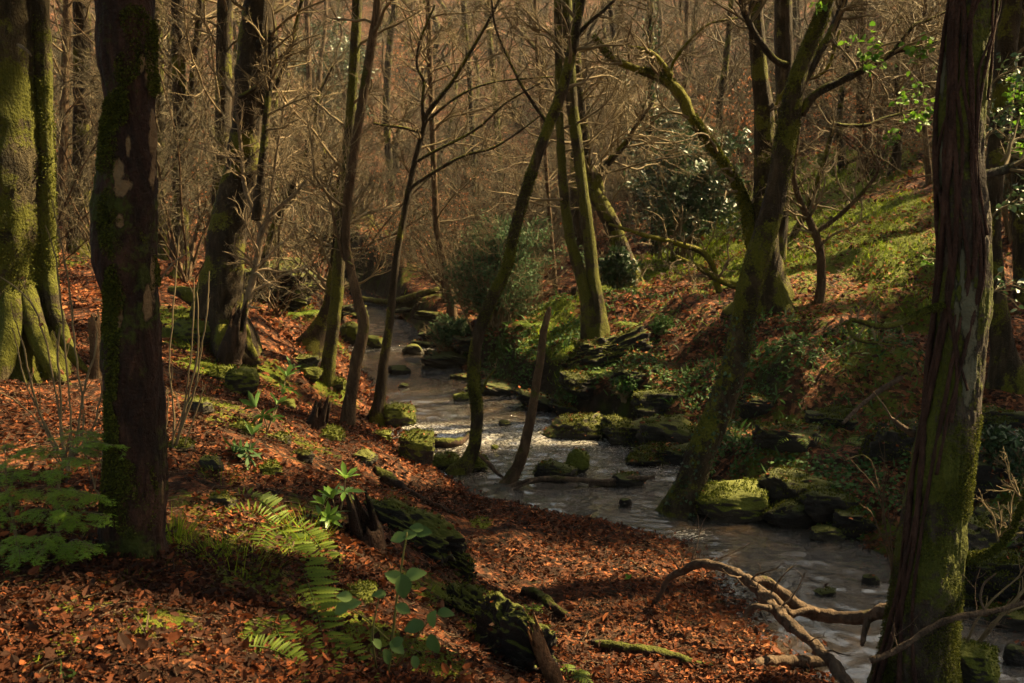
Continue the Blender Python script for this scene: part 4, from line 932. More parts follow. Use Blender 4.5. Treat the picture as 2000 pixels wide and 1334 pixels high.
hollow_stump('broken reddish stump with splintered top at bottom centre', upright(1082, 1345, 36, 110, (-.35, .1)), M_orange, 4, ragged=.12)
hollow_stump('low dark stump on the lit slope below the jagged outcrop', upright(618, 838, 44, 38, (.3, 0)), M_rot, 5)
hollow_stump('grey straight stump behind the nearest flaking tree on its left', upright(190, 738, 26, 118), M_bark_brown, 6, ragged=.1)
hollow_stump('dark torn stump between the curved tree roots and the pale sapling', upright(448, 715, 44, 95, (.25, 0)), M_rot, 7)
hollow_stump('black stub of a stump on the lit far bank left of the twin-stemmed tree', upright(1122, 582, 16, 18), M_rot, 8, ragged=.05)
hollow_stump('orange broken wood stub under the fallen branch by the ivy-bound tree', upright(1705, 1285, 24, 52, (-.3, 0)), M_orange, 9, ragged=.06)

for i, (u, v, w, h, lb) in enumerate([(430,990,46,20,'mossy stone on the dark slope below the small mossy rock'), (520,930,40,18,'mossy stone between the rhododendron shoots and the bright sapling'), (590,900,36,16,'mossy stone on the leaf slope above the bright sapling'), (470,845,38,16,'mossy stone among leaves just above the dull rhododendron shoots'),
    (545,865,30,14,'tiny mossy stone right of the dull rhododendron shoots'), (640,860,40,18,'mossy stone on the slope right of the low dark stump'), (710,905,44,18,'mossy stone beside the top end of the long black branch'), (430,745,54,22,'yellow mossy stone left of the jagged outcrop foot'),
    (350,880,40,16,'mossy stone hard by the bare shoots right of the flaking tree'), (745,860,34,14,'mossy stone on the bank below the forked slender tree'), (590,715,44,18,'mossy stone in the leaves left of the swollen black foot'), (700,1180,50,24,'mossy stone half under the bramble leaves')]):
    rock(lb, u, v, w*1.3, h, 700+i, M_rock_moss if i % 2 else M_rock, .9, box=.4, sink=.7, rough=.25, n=22, name='mossy_stone', group='mossy stones on the near bank')

# earth humps: overhanging mossy root mats of the near bank
def hump(label, u, v, wpx, hpx, seed, tilt=0, rz=0, depth=.8, mat=None, name='mossy_root_mound', cat='root mound'):
    return rock(label, u, v, wpx, hpx, seed, mat or M_hump, depth, rz=rz, box=.35, name=name, cat=cat, tilt=tilt, n=48, sink=.6, rough=.34)
M_hump = rock_mat('rock_dark_wet', .55, (.09, .095, .008))
hump('long dark mossy root mound running down the near bank, centre', 800, 1065, 190, 52, 61, tilt=.28, rz=-.45, depth=.4)
hump('dark undercut root mound ending above the leafy terrace', 880, 1112, 120, 44, 62, tilt=.45, rz=-.5, depth=.45)
hump('mossy root mound with black hollow at bottom centre beside the reddish stump', 1000, 1300, 150, 100, 63, tilt=.35, rz=-.5, depth=.55)
hump('low mossy mound below the bramble leaves', 930, 1215, 110, 42, 64, tilt=.3, rz=-.4, depth=.6)
hump('mossy earth mound at the foot of the pale Y sapling', 540, 590, 170, 60, 66, depth=.6, tilt=.15)
hump('mossy shoulder of rock and roots under the twin-stemmed tree', 1185, 712, 150, 50, 67, depth=.5, tilt=-.2)

# =================================================================== SMALL PLANTS
def fern(label, u, v, L, nf, seed, tilt=(-.2, -.3), name='fern', cat='fern', group=None, arch=1., spread=6.28, a0=0., pinn=26, w=.24, Y=None, z=None):
    p = hit(u, v); rg = rng_(seed); root = thing(name, label, cat, p, group); root.location = tuple(p)
    for i in range(nf):
        a = a0+spread*(i+.5*rg.random())/nf; ln = L*rg.uniform(.75, 1.1); d = np.array([math.cos(a), math.sin(a), 0.])
        t = np.linspace(0, 1, 30); out = ln*(t*.95-.1*t*t); up = ln*arch*(.75*t-.85*t**2.2)
        P = p+d*out[:, None]+np.array([0, 0, 1.])*up[:, None]; g = Geo()
        rr = np.linspace(.004, .0012, 30)[None]; g.add(*batch_tubes(P[None], rr, 4), .2)
        T = norm(np.gradient(P, axis=0)); tt = np.linspace(.14, .99, pinn); k = (tt*29).astype(int)
        side = norm(np.cross(T[k], [0, 0, 1.])); up_ = np.cross(side, T[k])
        pl = ln*w*np.sin(np.pi*np.clip(tt*.82+.16, 0, 1))**.8*(1.15-tt*.35)
        for s in (-1, 1):
            cards(g, PINNA, P[k], side*s+T[k]*.35+rg.normal(0, .06, (pinn, 3))-np.array([0, 0, .12]), up_, pl, curl=-.15, val=rg.uniform(.2, 1, pinn), width=.95)
        g.build('frond', M_fern, root)
    return root
def fern_traced(label, foot, fronds, seed, mat=None):
    p = hit(*foot); rg = rng_(seed); root = thing('fern', label, 'fern', p)
    for (pts, wpx, pinn) in fronds:
        C = np.array([[*px(a, b, hit(a, b)[1]-.07-.06*math.sin(3.1*i/(len(pts)-1))), .004] for i, (a, b, dy) in enumerate(pts)]); c = catmull(C, 40); c[:, 3] = np.linspace(.004, .0013, 40); g = Geo(); g.add(*batch_tubes(c[None, :, :3], c[None, :, 3], 5), .15)
        T = norm(np.gradient(c[:, :3], axis=0)); tt = np.linspace(.05, .99, pinn); k = (tt*39).astype(int); nrm = norm(np.array([[.15, -.75, .65]])+rg.normal(0, .05, (pinn, 3))); side = norm(np.cross(T[k], nrm))
        pl = wpx*p[1]/F*np.sin(np.pi*np.clip(tt*.8+.2, 0, 1))**.7
        for s_ in (-1, 1): cards(g, PINNA, c[k, :3], side*s_+T[k]*.3+rg.normal(0, .07, (pinn, 3))+[0, 0, -.05], nrm, pl*rg.uniform(.85, 1.1, pinn), curl=-.18, val=rg.uniform(.2, 1, pinn), width=1.)
        g.build('frond', mat or M_fern, root)
fern_traced('tall green fern hanging down the bank below the flaking tree', (600, 1090), [([(548,1030,.2),(572,1072,.1),(598,1130,0),(618,1190,-.1),(632,1250,-.15),(642,1310,-.2)], 52, 48), ([(555,1025,.2),(600,1040,.15),(635,1085,.05),(650,1140,0)], 34, 34), ([(548,1030,.2),(520,1040,.2),(498,1075,.1),(490,1110,.1)], 30, 18)], 21)
fern_traced('thin fern arching left over bare soil right of the flaking tree', (545, 1045), [([(548,1020,.0),(520,985,.0),(480,968,0),(425,962,0)], 36, 26), ([(540,1030,0),(500,1000,-.1),(460,1000,-.1),(430,1015,-.1)], 26, 20)], 22)
fern_traced('dark ferns fanning out at the bottom edge left of the bramble', (560, 1290), [([(530,1190,.1),(545,1240,0),(575,1290,0),(600,1340,0)], 40, 24), ([(520,1200,.1),(490,1235,0),(465,1262,0)], 34, 20), ([(560,1215,.1),(600,1250,0),(625,1295,0)], 34, 20), ([(475,1262,0),(520,1265,0),(565,1285,-.1),(600,1315,-.1)], 34, 24)], 23)
fern_traced('bright drooping fern frond at the bottom edge beside the bramble', (690, 1310), [([(655,1245,.1),(675,1270,0),(705,1305,0),(735,1345,-.1)], 40, 18), ([(650,1240,.1),(645,1285,0),(655,1340,0)], 34, 18)], 24)
fern('small upright fern beside the reddish stump at the bottom', 1110, 1325, .22, 6, 6, arch=.9)
fern('little fern growing on top of the mossy root mound', 1040, 1190, .13, 5, 7, arch=1.)
fern('yellow-green fern catching the sun under the soft grey-green shrub', 1035, 640, .55, 7, 8, arch=.8, pinn=18)
fern('fern clump on the lit slope left of the leaning tree', 1235, 640, .5, 7, 9, arch=.8, pinn=16)
fern('dark fern hanging on the mound behind the green mossy trunk', 585, 620, .8, 8, 10, arch=.5, pinn=18)
fern('fern on the dark bank between slabs left of the leaning tree', 1190, 735, .45, 7, 11, arch=.7, pinn=16)
fern('fern low on the dark bank right of the leaning tree', 1560, 860, .42, 7, 12, arch=.8, pinn=16)
fern('fern on the shaded bank above the pool left of the ivy-bound tree', 1690, 870, .4, 7, 13, arch=.8, pinn=16)
fern('yellowish fern on the dark bank midway down the slope', 1520, 850, .34, 6, 14, arch=.8, pinn=16)
fern('fern at the top of the ledge above the big flat boulder', 1490, 780, .4, 7, 15, arch=.8, pinn=16)

def tuft(label, u, v, L, n, seed, name='grass_tuft', cat='grass tuft', group=None, rad=.1):
    p = hit(u, v); rg = rng_(seed); a = rg.random(n)*6.28; q = np.sqrt(rg.random(n))*rad
    P = np.stack([p[0]+np.cos(a)*q, p[1]+np.sin(a)*q, np.zeros(n)], -1); P[:, 2] = H(P[:, 0], P[:, 1])-.01
    D = norm(np.stack([np.cos(a)*rg.uniform(.1, .7, n), np.sin(a)*rg.uniform(.1, .7, n), np.ones(n)], -1)+rg.normal(0, .15, (n, 3)))
    g = Geo(); cards(g, BLADE, P, D, np.stack([np.cos(a), np.sin(a), np.zeros(n)], -1)*-1+rg.normal(0, .2, (n, 3)), L*rg.uniform(.5, 1.1, n), curl=-rg.uniform(.2, .7, n), val=rg.random(n), width=.7, fold=0)
    o = g.build(name, M_grass, origin=tuple(p)); return tag(o, label, cat, group)
tuft('green grass tuft at the right foot of the nearest flaking tree', 345, 1060, .20, 160, 1)
tuft('thin grass tuft on the soil right of the green tuft', 400, 1085, .16, 120, 2, rad=.16)
tuft('dry grass tuft hanging beside the thin arching fern', 600, 1050, .17, 110, 3, rad=.14)
tuft('sparse grass tuft on the bare slope above the dark bottom ferns', 470, 1110, .16, 140, 4, rad=.2)
tuft('grass wisps around the small rock below the bank', 430, 935, .12, 90, 5, rad=.15)
tuft('low grass tuft among the leaves at bottom left', 245, 1150, .08, 70, 6, rad=.08)

def leafy_stem(label, u, v, stems, mat, seed, leaf=.1, tm=LANCE, name='sapling', cat='sapling', width=1., whorl=6, whorls=2, smat=None, droop=-.2, group=None, gap=.18):
    """stems: list of (u,v) tips; leaves in whorls at the tips"""
    p = hit(u, v); rg = rng_(seed); root = thing(name, label, cat, p, group); g = Geo(); gl = Geo()
    for (su, sv, dy) in stems:
        q = px(su, sv, p[1]+dy); mid = (p+q)/2+rg.normal(0, .03, 3); C = catmull(np.array([[*p, .006], [*mid, .005], [*q, .003]]), 12)
        g.add(*batch_tubes(C[None, :, :3], C[None, :, 3], 6)); T = norm(C[-1, :3]-C[-3, :3])
        for w in range(whorls):
            b = C[-1, :3]-T*gap*leaf*4*w; n = whorl; a = np.arange(n)/n*6.28+rg.random()*6
            A = norm(np.cross(T, [.3, 1, .2])); B = np.cross(T, A); R_ = A*np.cos(a)[:, None]+B*np.sin(a)[:, None]
            D = norm(R_*(.8+.5*w)+T*(.9-.8*w)+rg.normal(0, .15, (n, 3)))
            cards(gl, tm, np.repeat(b[None], n, 0), D, T[None]-D*.2+rg.normal(0, .1, (n, 3)), leaf*rg.uniform(.7, 1.1, n), curl=droop, val=np.clip(rg.random(n)*.6+(.4 if w == 0 else 0), 0, 1), width=width, fold=.12)
    g.build('stem', smat or M_twig, root); gl.build('leaves', mat, root); return root
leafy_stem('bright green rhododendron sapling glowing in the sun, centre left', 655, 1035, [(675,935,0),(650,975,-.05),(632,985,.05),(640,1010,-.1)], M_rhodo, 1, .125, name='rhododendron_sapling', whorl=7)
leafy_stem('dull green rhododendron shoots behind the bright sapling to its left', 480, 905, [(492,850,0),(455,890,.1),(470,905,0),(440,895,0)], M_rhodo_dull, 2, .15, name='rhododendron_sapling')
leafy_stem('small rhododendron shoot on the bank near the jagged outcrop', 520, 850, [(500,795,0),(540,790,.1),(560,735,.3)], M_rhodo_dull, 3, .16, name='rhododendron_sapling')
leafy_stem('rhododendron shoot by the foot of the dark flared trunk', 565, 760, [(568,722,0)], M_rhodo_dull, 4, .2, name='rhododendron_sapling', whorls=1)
leafy_stem('two-leaved green seedling at the bottom edge, far left', 105, 1345, [(115,1322,0)], M_bramble, 5, .06, tm=LEAF6, name='seedling', cat='seedling', whorl=3, whorls=1)
leafy_stem('tiny bright seedling on the terrace near the leaning tree', 1232, 1140, [(1228,1130,0)], M_bright, 6, .05, tm=LEAF6, name='seedling', cat='seedling', whorl=4, whorls=1)

# bramble, traced leaf by leaf (u, v, length px, angle of the leaf in the picture)
def bramble(label, foot, canes, leaves, seed):
    p = hit(*foot); rg = rng_(seed); root = thing('bramble', label, 'bramble', p)
    for cn in canes:
        g = Geo(); C = trace([(a, b, w, dy) for (a, b, w, dy) in cn], p[1]); wood_tube(g, C, 6, lump=.05, step=.02); g.build('cane', M_twig_moss, root)
    for (u, v, s, ang, dy) in leaves:
        g = Geo(); q = px(u, v, p[1]+dy); k = q[1]/F; a = R(ang); D = np.array([math.cos(a), -.35+rg.uniform(-.2, .2), math.sin(a)])
        cards(g, SERR, (q-norm(D)*s*k*.5)[None], D[None], np.array([[rg.uniform(-.5, .5), -1.0+rg.uniform(-.4, .5), .75]]), s*k*.82, curl=-rg.uniform(.1, .45), val=rg.random(1), fold=.2, width=.95); g.build('leaf', M_bramble, root)
    return root
bramble('broad-leaved bramble with round grey-green leaves at bottom centre left', (760, 1330),
        [[(755,1340,5,0),(765,1260,5,-.02),(775,1170,5,-.04),(785,1100,4,-.05),(795,1040,3,-.05)], [(740,1330,4,0),(728,1250,4,-.1),(735,1190,3,-.1),(742,1165,3,-.1)], [(775,1300,3,0),(810,1250,3,-.05),(835,1215,3,-.1)],
         [(760,1250,3,0),(710,1205,3,0),(672,1185,3,0)]],
        [(788,1150,62,-80,-.1),(766,1125,48,150,-.08),(812,1120,48,25,-.08),(805,1224,52,190,-.15),(846,1206,50,80,-.15),(872,1196,40,10,-.15),(848,1262,52,-75,-.15),(665,1190,42,215,-.05),(692,1178,40,20,-.05),(670,1165,40,165,-.05),
         (740,1160,32,170,-.1),(775,1050,40,190,-.05),(800,1044,36,15,-.05),(772,1255,36,200,-.1),(778,1265,44,-30,-.1),(758,1285,40,-60,-.1),(812,1296,34,-70,-.1),(790,1190,40,-25,-.1),(735,1255,34,120,-.1),(828,1038,44,10,.1),(812,1030,34,165,.1)], 5)

# soft feathery conifer seedling at the left edge
def conifer():
    p = hit(120, 1075); p[1] -= .1; root = thing('conifer_sapling', 'feathery bright green conifer seedling at the left edge in front of the flaking tree', 'conifer sapling', p); rg = rng_(8)
    gs = Geo(); gl = Geo()
    st = trace([(120,1085,9),(112,1030,8),(110,980,7),(118,930,6),(128,890,4),(135,860,2)], p[1]); wood_tube(gs, st, 7, step=.02); gs.build('trunk', M_twig, root); c = catmull(st, 40)
    st2 = trace([(40,1100,8),(30,1040,7),(20,980,5),(10,930,3)], p[1]-.1); g2 = Geo(); wood_tube(g2, st2, 7, step=.02); g2.build('trunk', M_twig, root)
    tips = [(222,870,-.1),(190,852,0),(150,848,.1),(85,880,0),(50,880,0),(40,920,-.1),(218,1010,-.25),(200,975,-.2),(170,965,-.2),(150,1020,-.2),(185,1075,-.25),(140,1090,-.2),(60,1000,-.2),(90,1050,-.3),(20,960,-.2),(-10,1000,-.2),(70,1090,-.3),
            (0,900,-.1),(-20,930,0),(30,1050,-.3),(-20,1080,-.2),(120,960,-.25),(100,925,-.2),(160,900,-.15),(60,960,-.15),(215,880,.05),(130,1000,-.3),(40,1100,-.3),(10,870,.1)]
    gb = Geo()
    for i, (u, v, dy) in enumerate(tips):
        q = px(u, v, p[1]+dy); src = c[int(np.clip((1095-v)/235*39-5, 2, 36)), :3] if u > 45 else catmull(st2, 20)[int(np.clip((1100-v)/200*19-2, 1, 17)), :3]
        mid = (src+q)/2+np.array([0, 0, .05]); B = catmull(np.array([src, mid, q]), 10); r_ = np.linspace(.0035, .001, 10); gb.add(*batch_tubes(B[None], r_[None], 4))
        S, D, ln, rr = spawn(B[None], r_[None], 16, rg, t0=.25, L=.15, lenf=(.5, 1.), ang=(35, 55), rf=.5, bias=(0, 0, -1), bw=.15)
        D[:, 2] = D[:, 2]*.2-.12; W = walk(S, D, ln, 5, .05, -.04, rg); gb.add(*batch_tubes(W, taper(np.full(len(W), .001), 5, .5), 3))
        S2, D2, l2, r2 = spawn(W, taper(np.full(len(W), .001), 5), 6, rg, t0=.05, L=.05, lenf=(.5, 1.1), ang=(35, 60)); D2[:, 2] = D2[:, 2]*.2-.1; W2 = walk(S2, D2, l2, 3, .05, -.05, rg)
        for WW, nn in ((W, 9), (W2, 6)):
            idx = np.repeat(np.arange(len(WW)), nn*2); t = rg.random(len(idx))*(WW.shape[1]-1.001); k = t.astype(int); f = (t-k)[:, None]
            P = WW[idx, k]*(1-f)+WW[idx, k+1]*f; T = norm(WW[idx, k+1]-WW[idx, k]); sd = norm(np.cross(T, [0, 0, 1.]))*np.where(rg.random(len(idx)) > .5, 1, -1)[:, None]
            cards(gl, NEED, P, T*.9+sd+rg.normal(0, .08, P.shape), np.array([0, -.35, 1.])+rg.normal(0, .15, P.shape), rg.uniform(.009, .016, len(P)), val=np.clip(.3+.6*rg.random(len(P)), 0, 1), width=1.1, fold=0)
    gb.build('branches', M_twig, root); gl.build('needles', M_yew, root, smoothf=False)
conifer()

# bare upright shrub shoots near the flaking tree: traced wands
def wand_shrub(label, foot, wands, seed, mat=M_twig, dY=0, name='bare_shrub', cat='shrub', leaves=None, buds=True, side=3):
    p = hit(*foot); Y = p[1]+dY; root = thing(name, label, cat, (p[0], Y, p[2])); rg = rng_(seed); g = Geo(); paths = []
    for wd in wands:
        C = trace([(*q[:2], q[2]) if len(q) < 4 else q for q in wd], Y); b = C[0].copy(); b[2] -= .08; C = np.concatenate([[b], C])
        c = catmull(C, 24); c[:, :3] += rg.normal(0, .0025, (24, 3)); g.add(*batch_tubes(c[None, :, :3], np.maximum(c[None, :, 3], .0013), 6)); paths.append(c)
    g.build('shoots', mat, root); g = Geo()
    P = np.stack([c[:, :3] for c in paths]); Rr = np.stack([c[:, 3] for c in paths])
    S, D, ln, rr = spawn(P, Rr, side, rg, t0=.35, L=.28, lenf=(.4, 1.), ang=(20, 45), rf=.7, bias=(0, 0, 1), bw=.5); W = walk(S, D, ln, 7, .1, .06, rg); g.add(*batch_tubes(W, taper(np.maximum(rr*.7, .0013), 7, .6), 5)); g.build('twigs', mat, root)
    if leaves:
        gl = Geo(); n = leaves; k = rg.integers(0, len(W), n); P_ = W[k, -1]; cards(gl, LEAF6, P_, norm(rg.normal(size=(n, 3))+[0, 0, -1.2]), rg.normal(size=(n, 3)), .045, curl=.3, val=rg.random(n)); gl.build('dry_leaves', M_beech, root)
    return root
wand_shrub('spray of thin bare shoots rising right behind the flaking tree', (333, 935),
           [[(330,940,5),(345,860,5),(365,790,4),(385,700,4),(388,640,3),(385,570,2)],[(330,935,5),(350,850,5),(378,770,4),(392,690,3),(405,600,3),(408,530,2)],[(332,940,4),(340,820,4),(330,720,3),(336,640,3),(342,560,3),(350,460,2)],
            [(328,940,4),(340,850,3),(360,800,3),(380,760,3),(395,730,2)],[(335,940,4),(360,870,3),(385,800,3),(400,750,2)],[(330,930,4),(352,840,4),(370,720,3),(378,600,3),(378,540,2)],[(326,940,4),(320,880,3),(328,800,3),(324,760,2)],[(330,945,4),(310,1000,3),(295,1040,3)]], 3, M_twig, dY=.55, side=2)
wand_shrub('bare many-stemmed shrub in front of the massive fluted trunk', (130, 905),
           [[(130,905,7),(120,850,6),(118,760,5),(112,690,5),(118,640,4)],[(128,905,6),(100,860,5),(75,800,4),(60,740,4),(40,660,3),(20,590,2)],[(132,905,6),(150,850,5),(165,760,5),(185,690,4),(190,650,3)],[(135,900,5),(140,830,4),(128,700,4),(120,600,4),(108,500,3),(88,440,2)],
            [(128,905,5),(90,830,4),(55,760,3),(38,700,3),(25,640,2)],[(130,905,5),(165,830,4),(150,700,4),(135,560,4),(115,450,3),(100,390,2)],[(132,905,4),(112,780,4),(85,650,4),(60,590,4),(30,560,3),(0,540,2)],[(128,900,4),(90,840,3),(40,790,3),(-10,760,2)],[(134,905,5),(180,840,4),(200,760,4),(215,700,3)]], 4, M_twig, dY=-.3, leaves=12, side=3)
wand_shrub('slender bare shoots crossing the lower trunk of the flaking tree', (215, 1010),
           [[(215,1010,5),(200,940,5),(205,880,4),(240,830,4),(262,770,3),(275,700,2)],[(218,1010,5),(232,960,4),(240,900,4),(240,800,3),(245,720,3),(250,690,2)],[(215,1000,4),(190,960,4),(170,900,4),(160,850,3)],[(222,1010,4),(235,900,3),(270,850,3),(290,780,3),(300,700,2)]], 5, M_twig, dY=-.35, side=2)
wand_shrub('thin bare shoots standing in front of the pool left of the ivy-bound tree', (1748, 1130),
           [[(1745,1120,3.6),(1735,1060,3.0),(1722,990,3.0),(1700,940,2.4),(1675,915,1.8),(1658,890,1.2)],[(1728,1010,3.6),(1712,930,3.0),(1690,890,2.4),(1650,900,1.8)],[(1725,1000,3.6),(1725,960,3.0),(1735,920,2.4),(1718,890,1.8)],[(1740,1100,3.6),(1715,1030,3.0),(1700,1000,2.4),(1692,990,1.8)],[(1745,1120,3.0),(1735,1000,2.4),(1725,960,1.8),(1728,870,1.2)]], 6, M_bark_brown, side=2, dY=-2.2)
wand_shrub('tangle of thin dark twigs at the bottom right corner below the mossy limb', (1880, 1340),
           [[(1860,1320,12),(1900,1270,11),(1950,1210,8),(2010,1140,6)],[(1870,1330,8),(1920,1240,6),(1960,1200,5),(2010,1180,4)],[(1880,1330,8),(1890,1250,6),(1930,1180,5),(1985,1130,3),(2010,1090,3)]], 7, M_twig, side=4, dY=-.3)
log('long grey bough sweeping up from the foot of the ivy-bound tree to the right edge', None, M_wood, 16, name='low_bough', cat='branch',
    raw=trace([(1700,1290,13),(1730,1280,12),(1770,1258,12),(1820,1225,12),(1870,1205,12),(1925,1196,11),(1970,1186,9),(2020,1170,8)], 5.4),
    parts=[trace([(1925,1196,5),(1915,1170,4),(1922,1140,4),(1945,1120,3)], 5.4)], twigs=6)
log('broken stub of pale dead branch on the slope left of the ivy-bound tree', None, M_wood, 17, name='dead_branch', cat='branch',
    raw=trace([(1785,848,13),(1765,836,11),(1745,820,8),(1738,815,5)], 6.1), parts=[trace([(1745,822,4),(1755,812,4),(1765,800,3)], 6.1), trace([(1742,818,4),(1725,790,3),(1705,765,2)], 6.1)])
# dry beech leaves hanging on a twig
def beech_twig(label, pts, Y, n, seed, leaf=.05, sp=.06):
    C = trace(pts, Y); root = thing('beech_twig', label, 'twig', C[0, :3]); g = Geo(); c = wood_tube(g, C, 5, step=.03); g.build('stem', M_twig_pale, root); rg = rng_(seed); k = rg.integers(len(c)//3, len(c), n)
    P = c[k, :3]+rg.normal(0, sp, (n, 3)); gl = Geo(); cards(gl, LEAF6, P, norm(rg.normal(size=(n, 3))+[0, 0, -.9]), rg.normal(size=(n, 3)), leaf*rg.uniform(.7, 1.2, n), curl=.3, val=rg.random(n)); gl.build('dry_leaves', M_beech, root)
beech_twig('twig with hanging orange leaves poking right of the flaking tree', [(305,560,5),(325,530,4),(345,508,3),(372,492,2)], 4.9, 22, 3, .028, .012)

# =================================================================== LEAFY BUSHES AND YOUNG LEAVES
def bush(label, u, v, wpx, hpx, seed, mat, leaf=.07, n=9000, stems=26, name='holly_bush', cat='bush', Y=None, depth=.8, tm=HOLLY, clumps=60, ragged=.5, gap=-.45):
    p = hit(u, v); k = p[1]/ray(u, v)[1]/F; w, h = wpx*k/2, hpx*k; rg = rng_(seed); root = thing(name, label, cat, p)
    S = np.repeat(p[None], stems, 0)+rg.normal(0, w*.15, (stems, 3))*[1, 1, 0]; S[:, 2] = p[2]-.1
    D = norm(rg.normal(size=(stems, 3))*[w, w*depth, 0]*.55+[0, 0, h*.7]); W = walk(S, D, np.full(stems, math.hypot(h, w)*.85), 9, .12, .02, rg); Rr = taper(np.full(stems, .02), 9, .25)
    g = Geo(); g.add(*batch_tubes(W, Rr, 5)); al = twig_system(g, W, Rr, [(9, (.25, .5), (30, 65)), (6, (.3, .7), (30, 60))], seed+1, k=(4, 3)); g.build('stems', M_twig, root)
    P2, R2 = al[-1]; idx = rg.integers(0, len(P2), n); t = rg.random(n)*(P2.shape[1]-1.001); q = t.astype(int); f = (t-q)[:, None]
    P = P2[idx, q]*(1-f)+P2[idx, q+1]*f; rel = (P-p-[0, 0, h*.5])/np.array([w, w*depth, h*.56]); ok = (np.linalg.norm(rel, axis=1) < 1.05+ragged*vnoise(P, 1.3, seed)) & (vnoise(P, 2.2, seed+3) > gap); P = P[ok]; n = len(P)
    P = P+rg.normal(0, .04, P.shape); gl = Geo(); cards(gl, tm, P, rg.normal(size=(n, 3)), rg.normal(size=(n, 3))+[0, 0, .8], leaf*rg.uniform(.7, 1.3, n), curl=-.15, val=rg.random(n)); gl.build('leaves', mat, root, smoothf=False)
    return root
bush('soft grey-green shrub with upright sprays on the far bank behind the S-shaped tree', 975, 640, 250, 215, 1, M_softbush, .065, 22000, 60, ragged=.95, gap=-.18, name='leafy_shrub', cat='shrub')
bush('low dark holly skirt trailing to the water below the soft grey-green shrub', 890, 690, 130, 80, 2, M_softbush, .10, 5000, 18)
bush('wide glossy holly thicket on the lit crest left of the arching-limb tree', 1340, 500, 240, 240, 3, M_holly, .13, 15000, 34)
bush('tall holly growing behind the twin-stemmed tree', 1290, 470, 140, 300, 4, M_holly, .13, 9000, 26)
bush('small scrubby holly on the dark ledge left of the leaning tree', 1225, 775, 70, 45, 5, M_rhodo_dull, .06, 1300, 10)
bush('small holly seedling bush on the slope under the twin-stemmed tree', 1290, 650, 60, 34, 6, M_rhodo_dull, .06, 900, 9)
bush('shiny holly rising behind the ivy-bound tree at the right edge', 1985, 480, 130, 330, 7, M_holly, .075, 9000, 26)
bush('leafy undergrowth low on the bank at the right edge', 1975, 920, 110, 90, 8, M_ivy, .06, 3600, 16)
bush('dark ivy clump at the foot of the dark bowed tree', 1212, 570, 80, 90, 9, M_ivy, .10, 3200, 16)
bush('far evergreen bush behind the slender trees, top left of centre', 650, 300, 150, 260, 10, M_holly, .2, 8000, 22)
def sprig(label, pts, Y, n, seed, leaf=.04, mat=M_bright, sp=.08, name='leafy_sprig', width=1.3):
    C = trace(pts, Y); root = thing(name, label, 'leafy twig', C[0, :3]); g = Geo(); c = wood_tube(g, C, 5, step=.03); rg = rng_(seed)
    W = None; S, D, ln, rr = spawn(c[None, :, :3], c[None, :, 3], 10, rg, t0=.3, L=sp*3, lenf=(.4, 1), ang=(35, 70)); W = walk(S, D, ln, 5, .15, 0, rg); g.add(*batch_tubes(W, taper(np.full(len(W), .0018), 5, .6), 4)); g.build('stem', M_twig, root)
    k = rg.integers(0, len(W), n); j = rg.integers(1, 5, n); P = W[k, j]+rg.normal(0, sp*.15, (n, 3)); gl = Geo()
    cards(gl, LEAF6, P, norm(rg.normal(size=(n, 3))*[1, 1, .4]+[0, 0, -.2]), rg.normal(size=(n, 3))*.6+[.3, -.2, .9], leaf*rg.uniform(.6, 1.2, n), curl=-.15, val=rg.random(n), width=width); gl.build('leaves', mat, root)
sprig('bright young leaves on the twig above the long right-hand limb', [(1760,80,5),(1735,85,4),(1710,95,3),(1690,110,2)], 9.3, 60, 1, .07, sp=.14)
sprig('bright leaf cluster where the limb reaches the ivy-bound tree', [(1850,70,5),(1830,85,4),(1800,95,3),(1780,100,2)], 8.6, 40, 2, .06, sp=.11)
sprig('hanging spray of bright leaves left of the ivy-bound tree', [(1835,190,5),(1815,195,4),(1795,210,3),(1790,240,2)], 6.2, 60, 3, .045, sp=.1)
sprig('small bright leaf cluster below the hanging spray', [(1828,160,4),(1800,165,3),(1775,190,2)], 6.3, 40, 4, .042, sp=.08)
sprig('little tuft of bright leaves beside the crooked mossy bough', [(1730,245,4),(1735,262,3),(1740,275,2)], 7.5, 26, 5, .045, sp=.06)
sprig('young leaves high up near the top right of the leaning tree', [(1640,-10,5),(1610,-5,4),(1595,8,3)], 9.3, 26, 6, .06, sp=.1)
sprig('yellow-green leaves at the foot of the lit slope beside the ivy-bound tree', [(1838,510,4),(1820,505,3),(1808,508,2)], 6.4, 16, 7, .04, sp=.05)
for i, (u, v, n) in enumerate([(1960, 140, 60), (1975, 200, 90), (1945, 250, 80), (1985, 285, 110), (1960, 400, 60), (1950, 560, 40)]):
    sprig(['top', 'second', 'third', 'fourth', 'fifth', 'lowest'][i]+' glossy ivy spray beside the right side of the ivy-bound tree', [(u-30,v+30,5),(u-10,v+10,4),(u+10,v,3),(u+25,v-10,2)], 6.9, n, 20+i, .045, M_bright if i in (1, 3) else M_holly, sp=.13, name='ivy_spray')

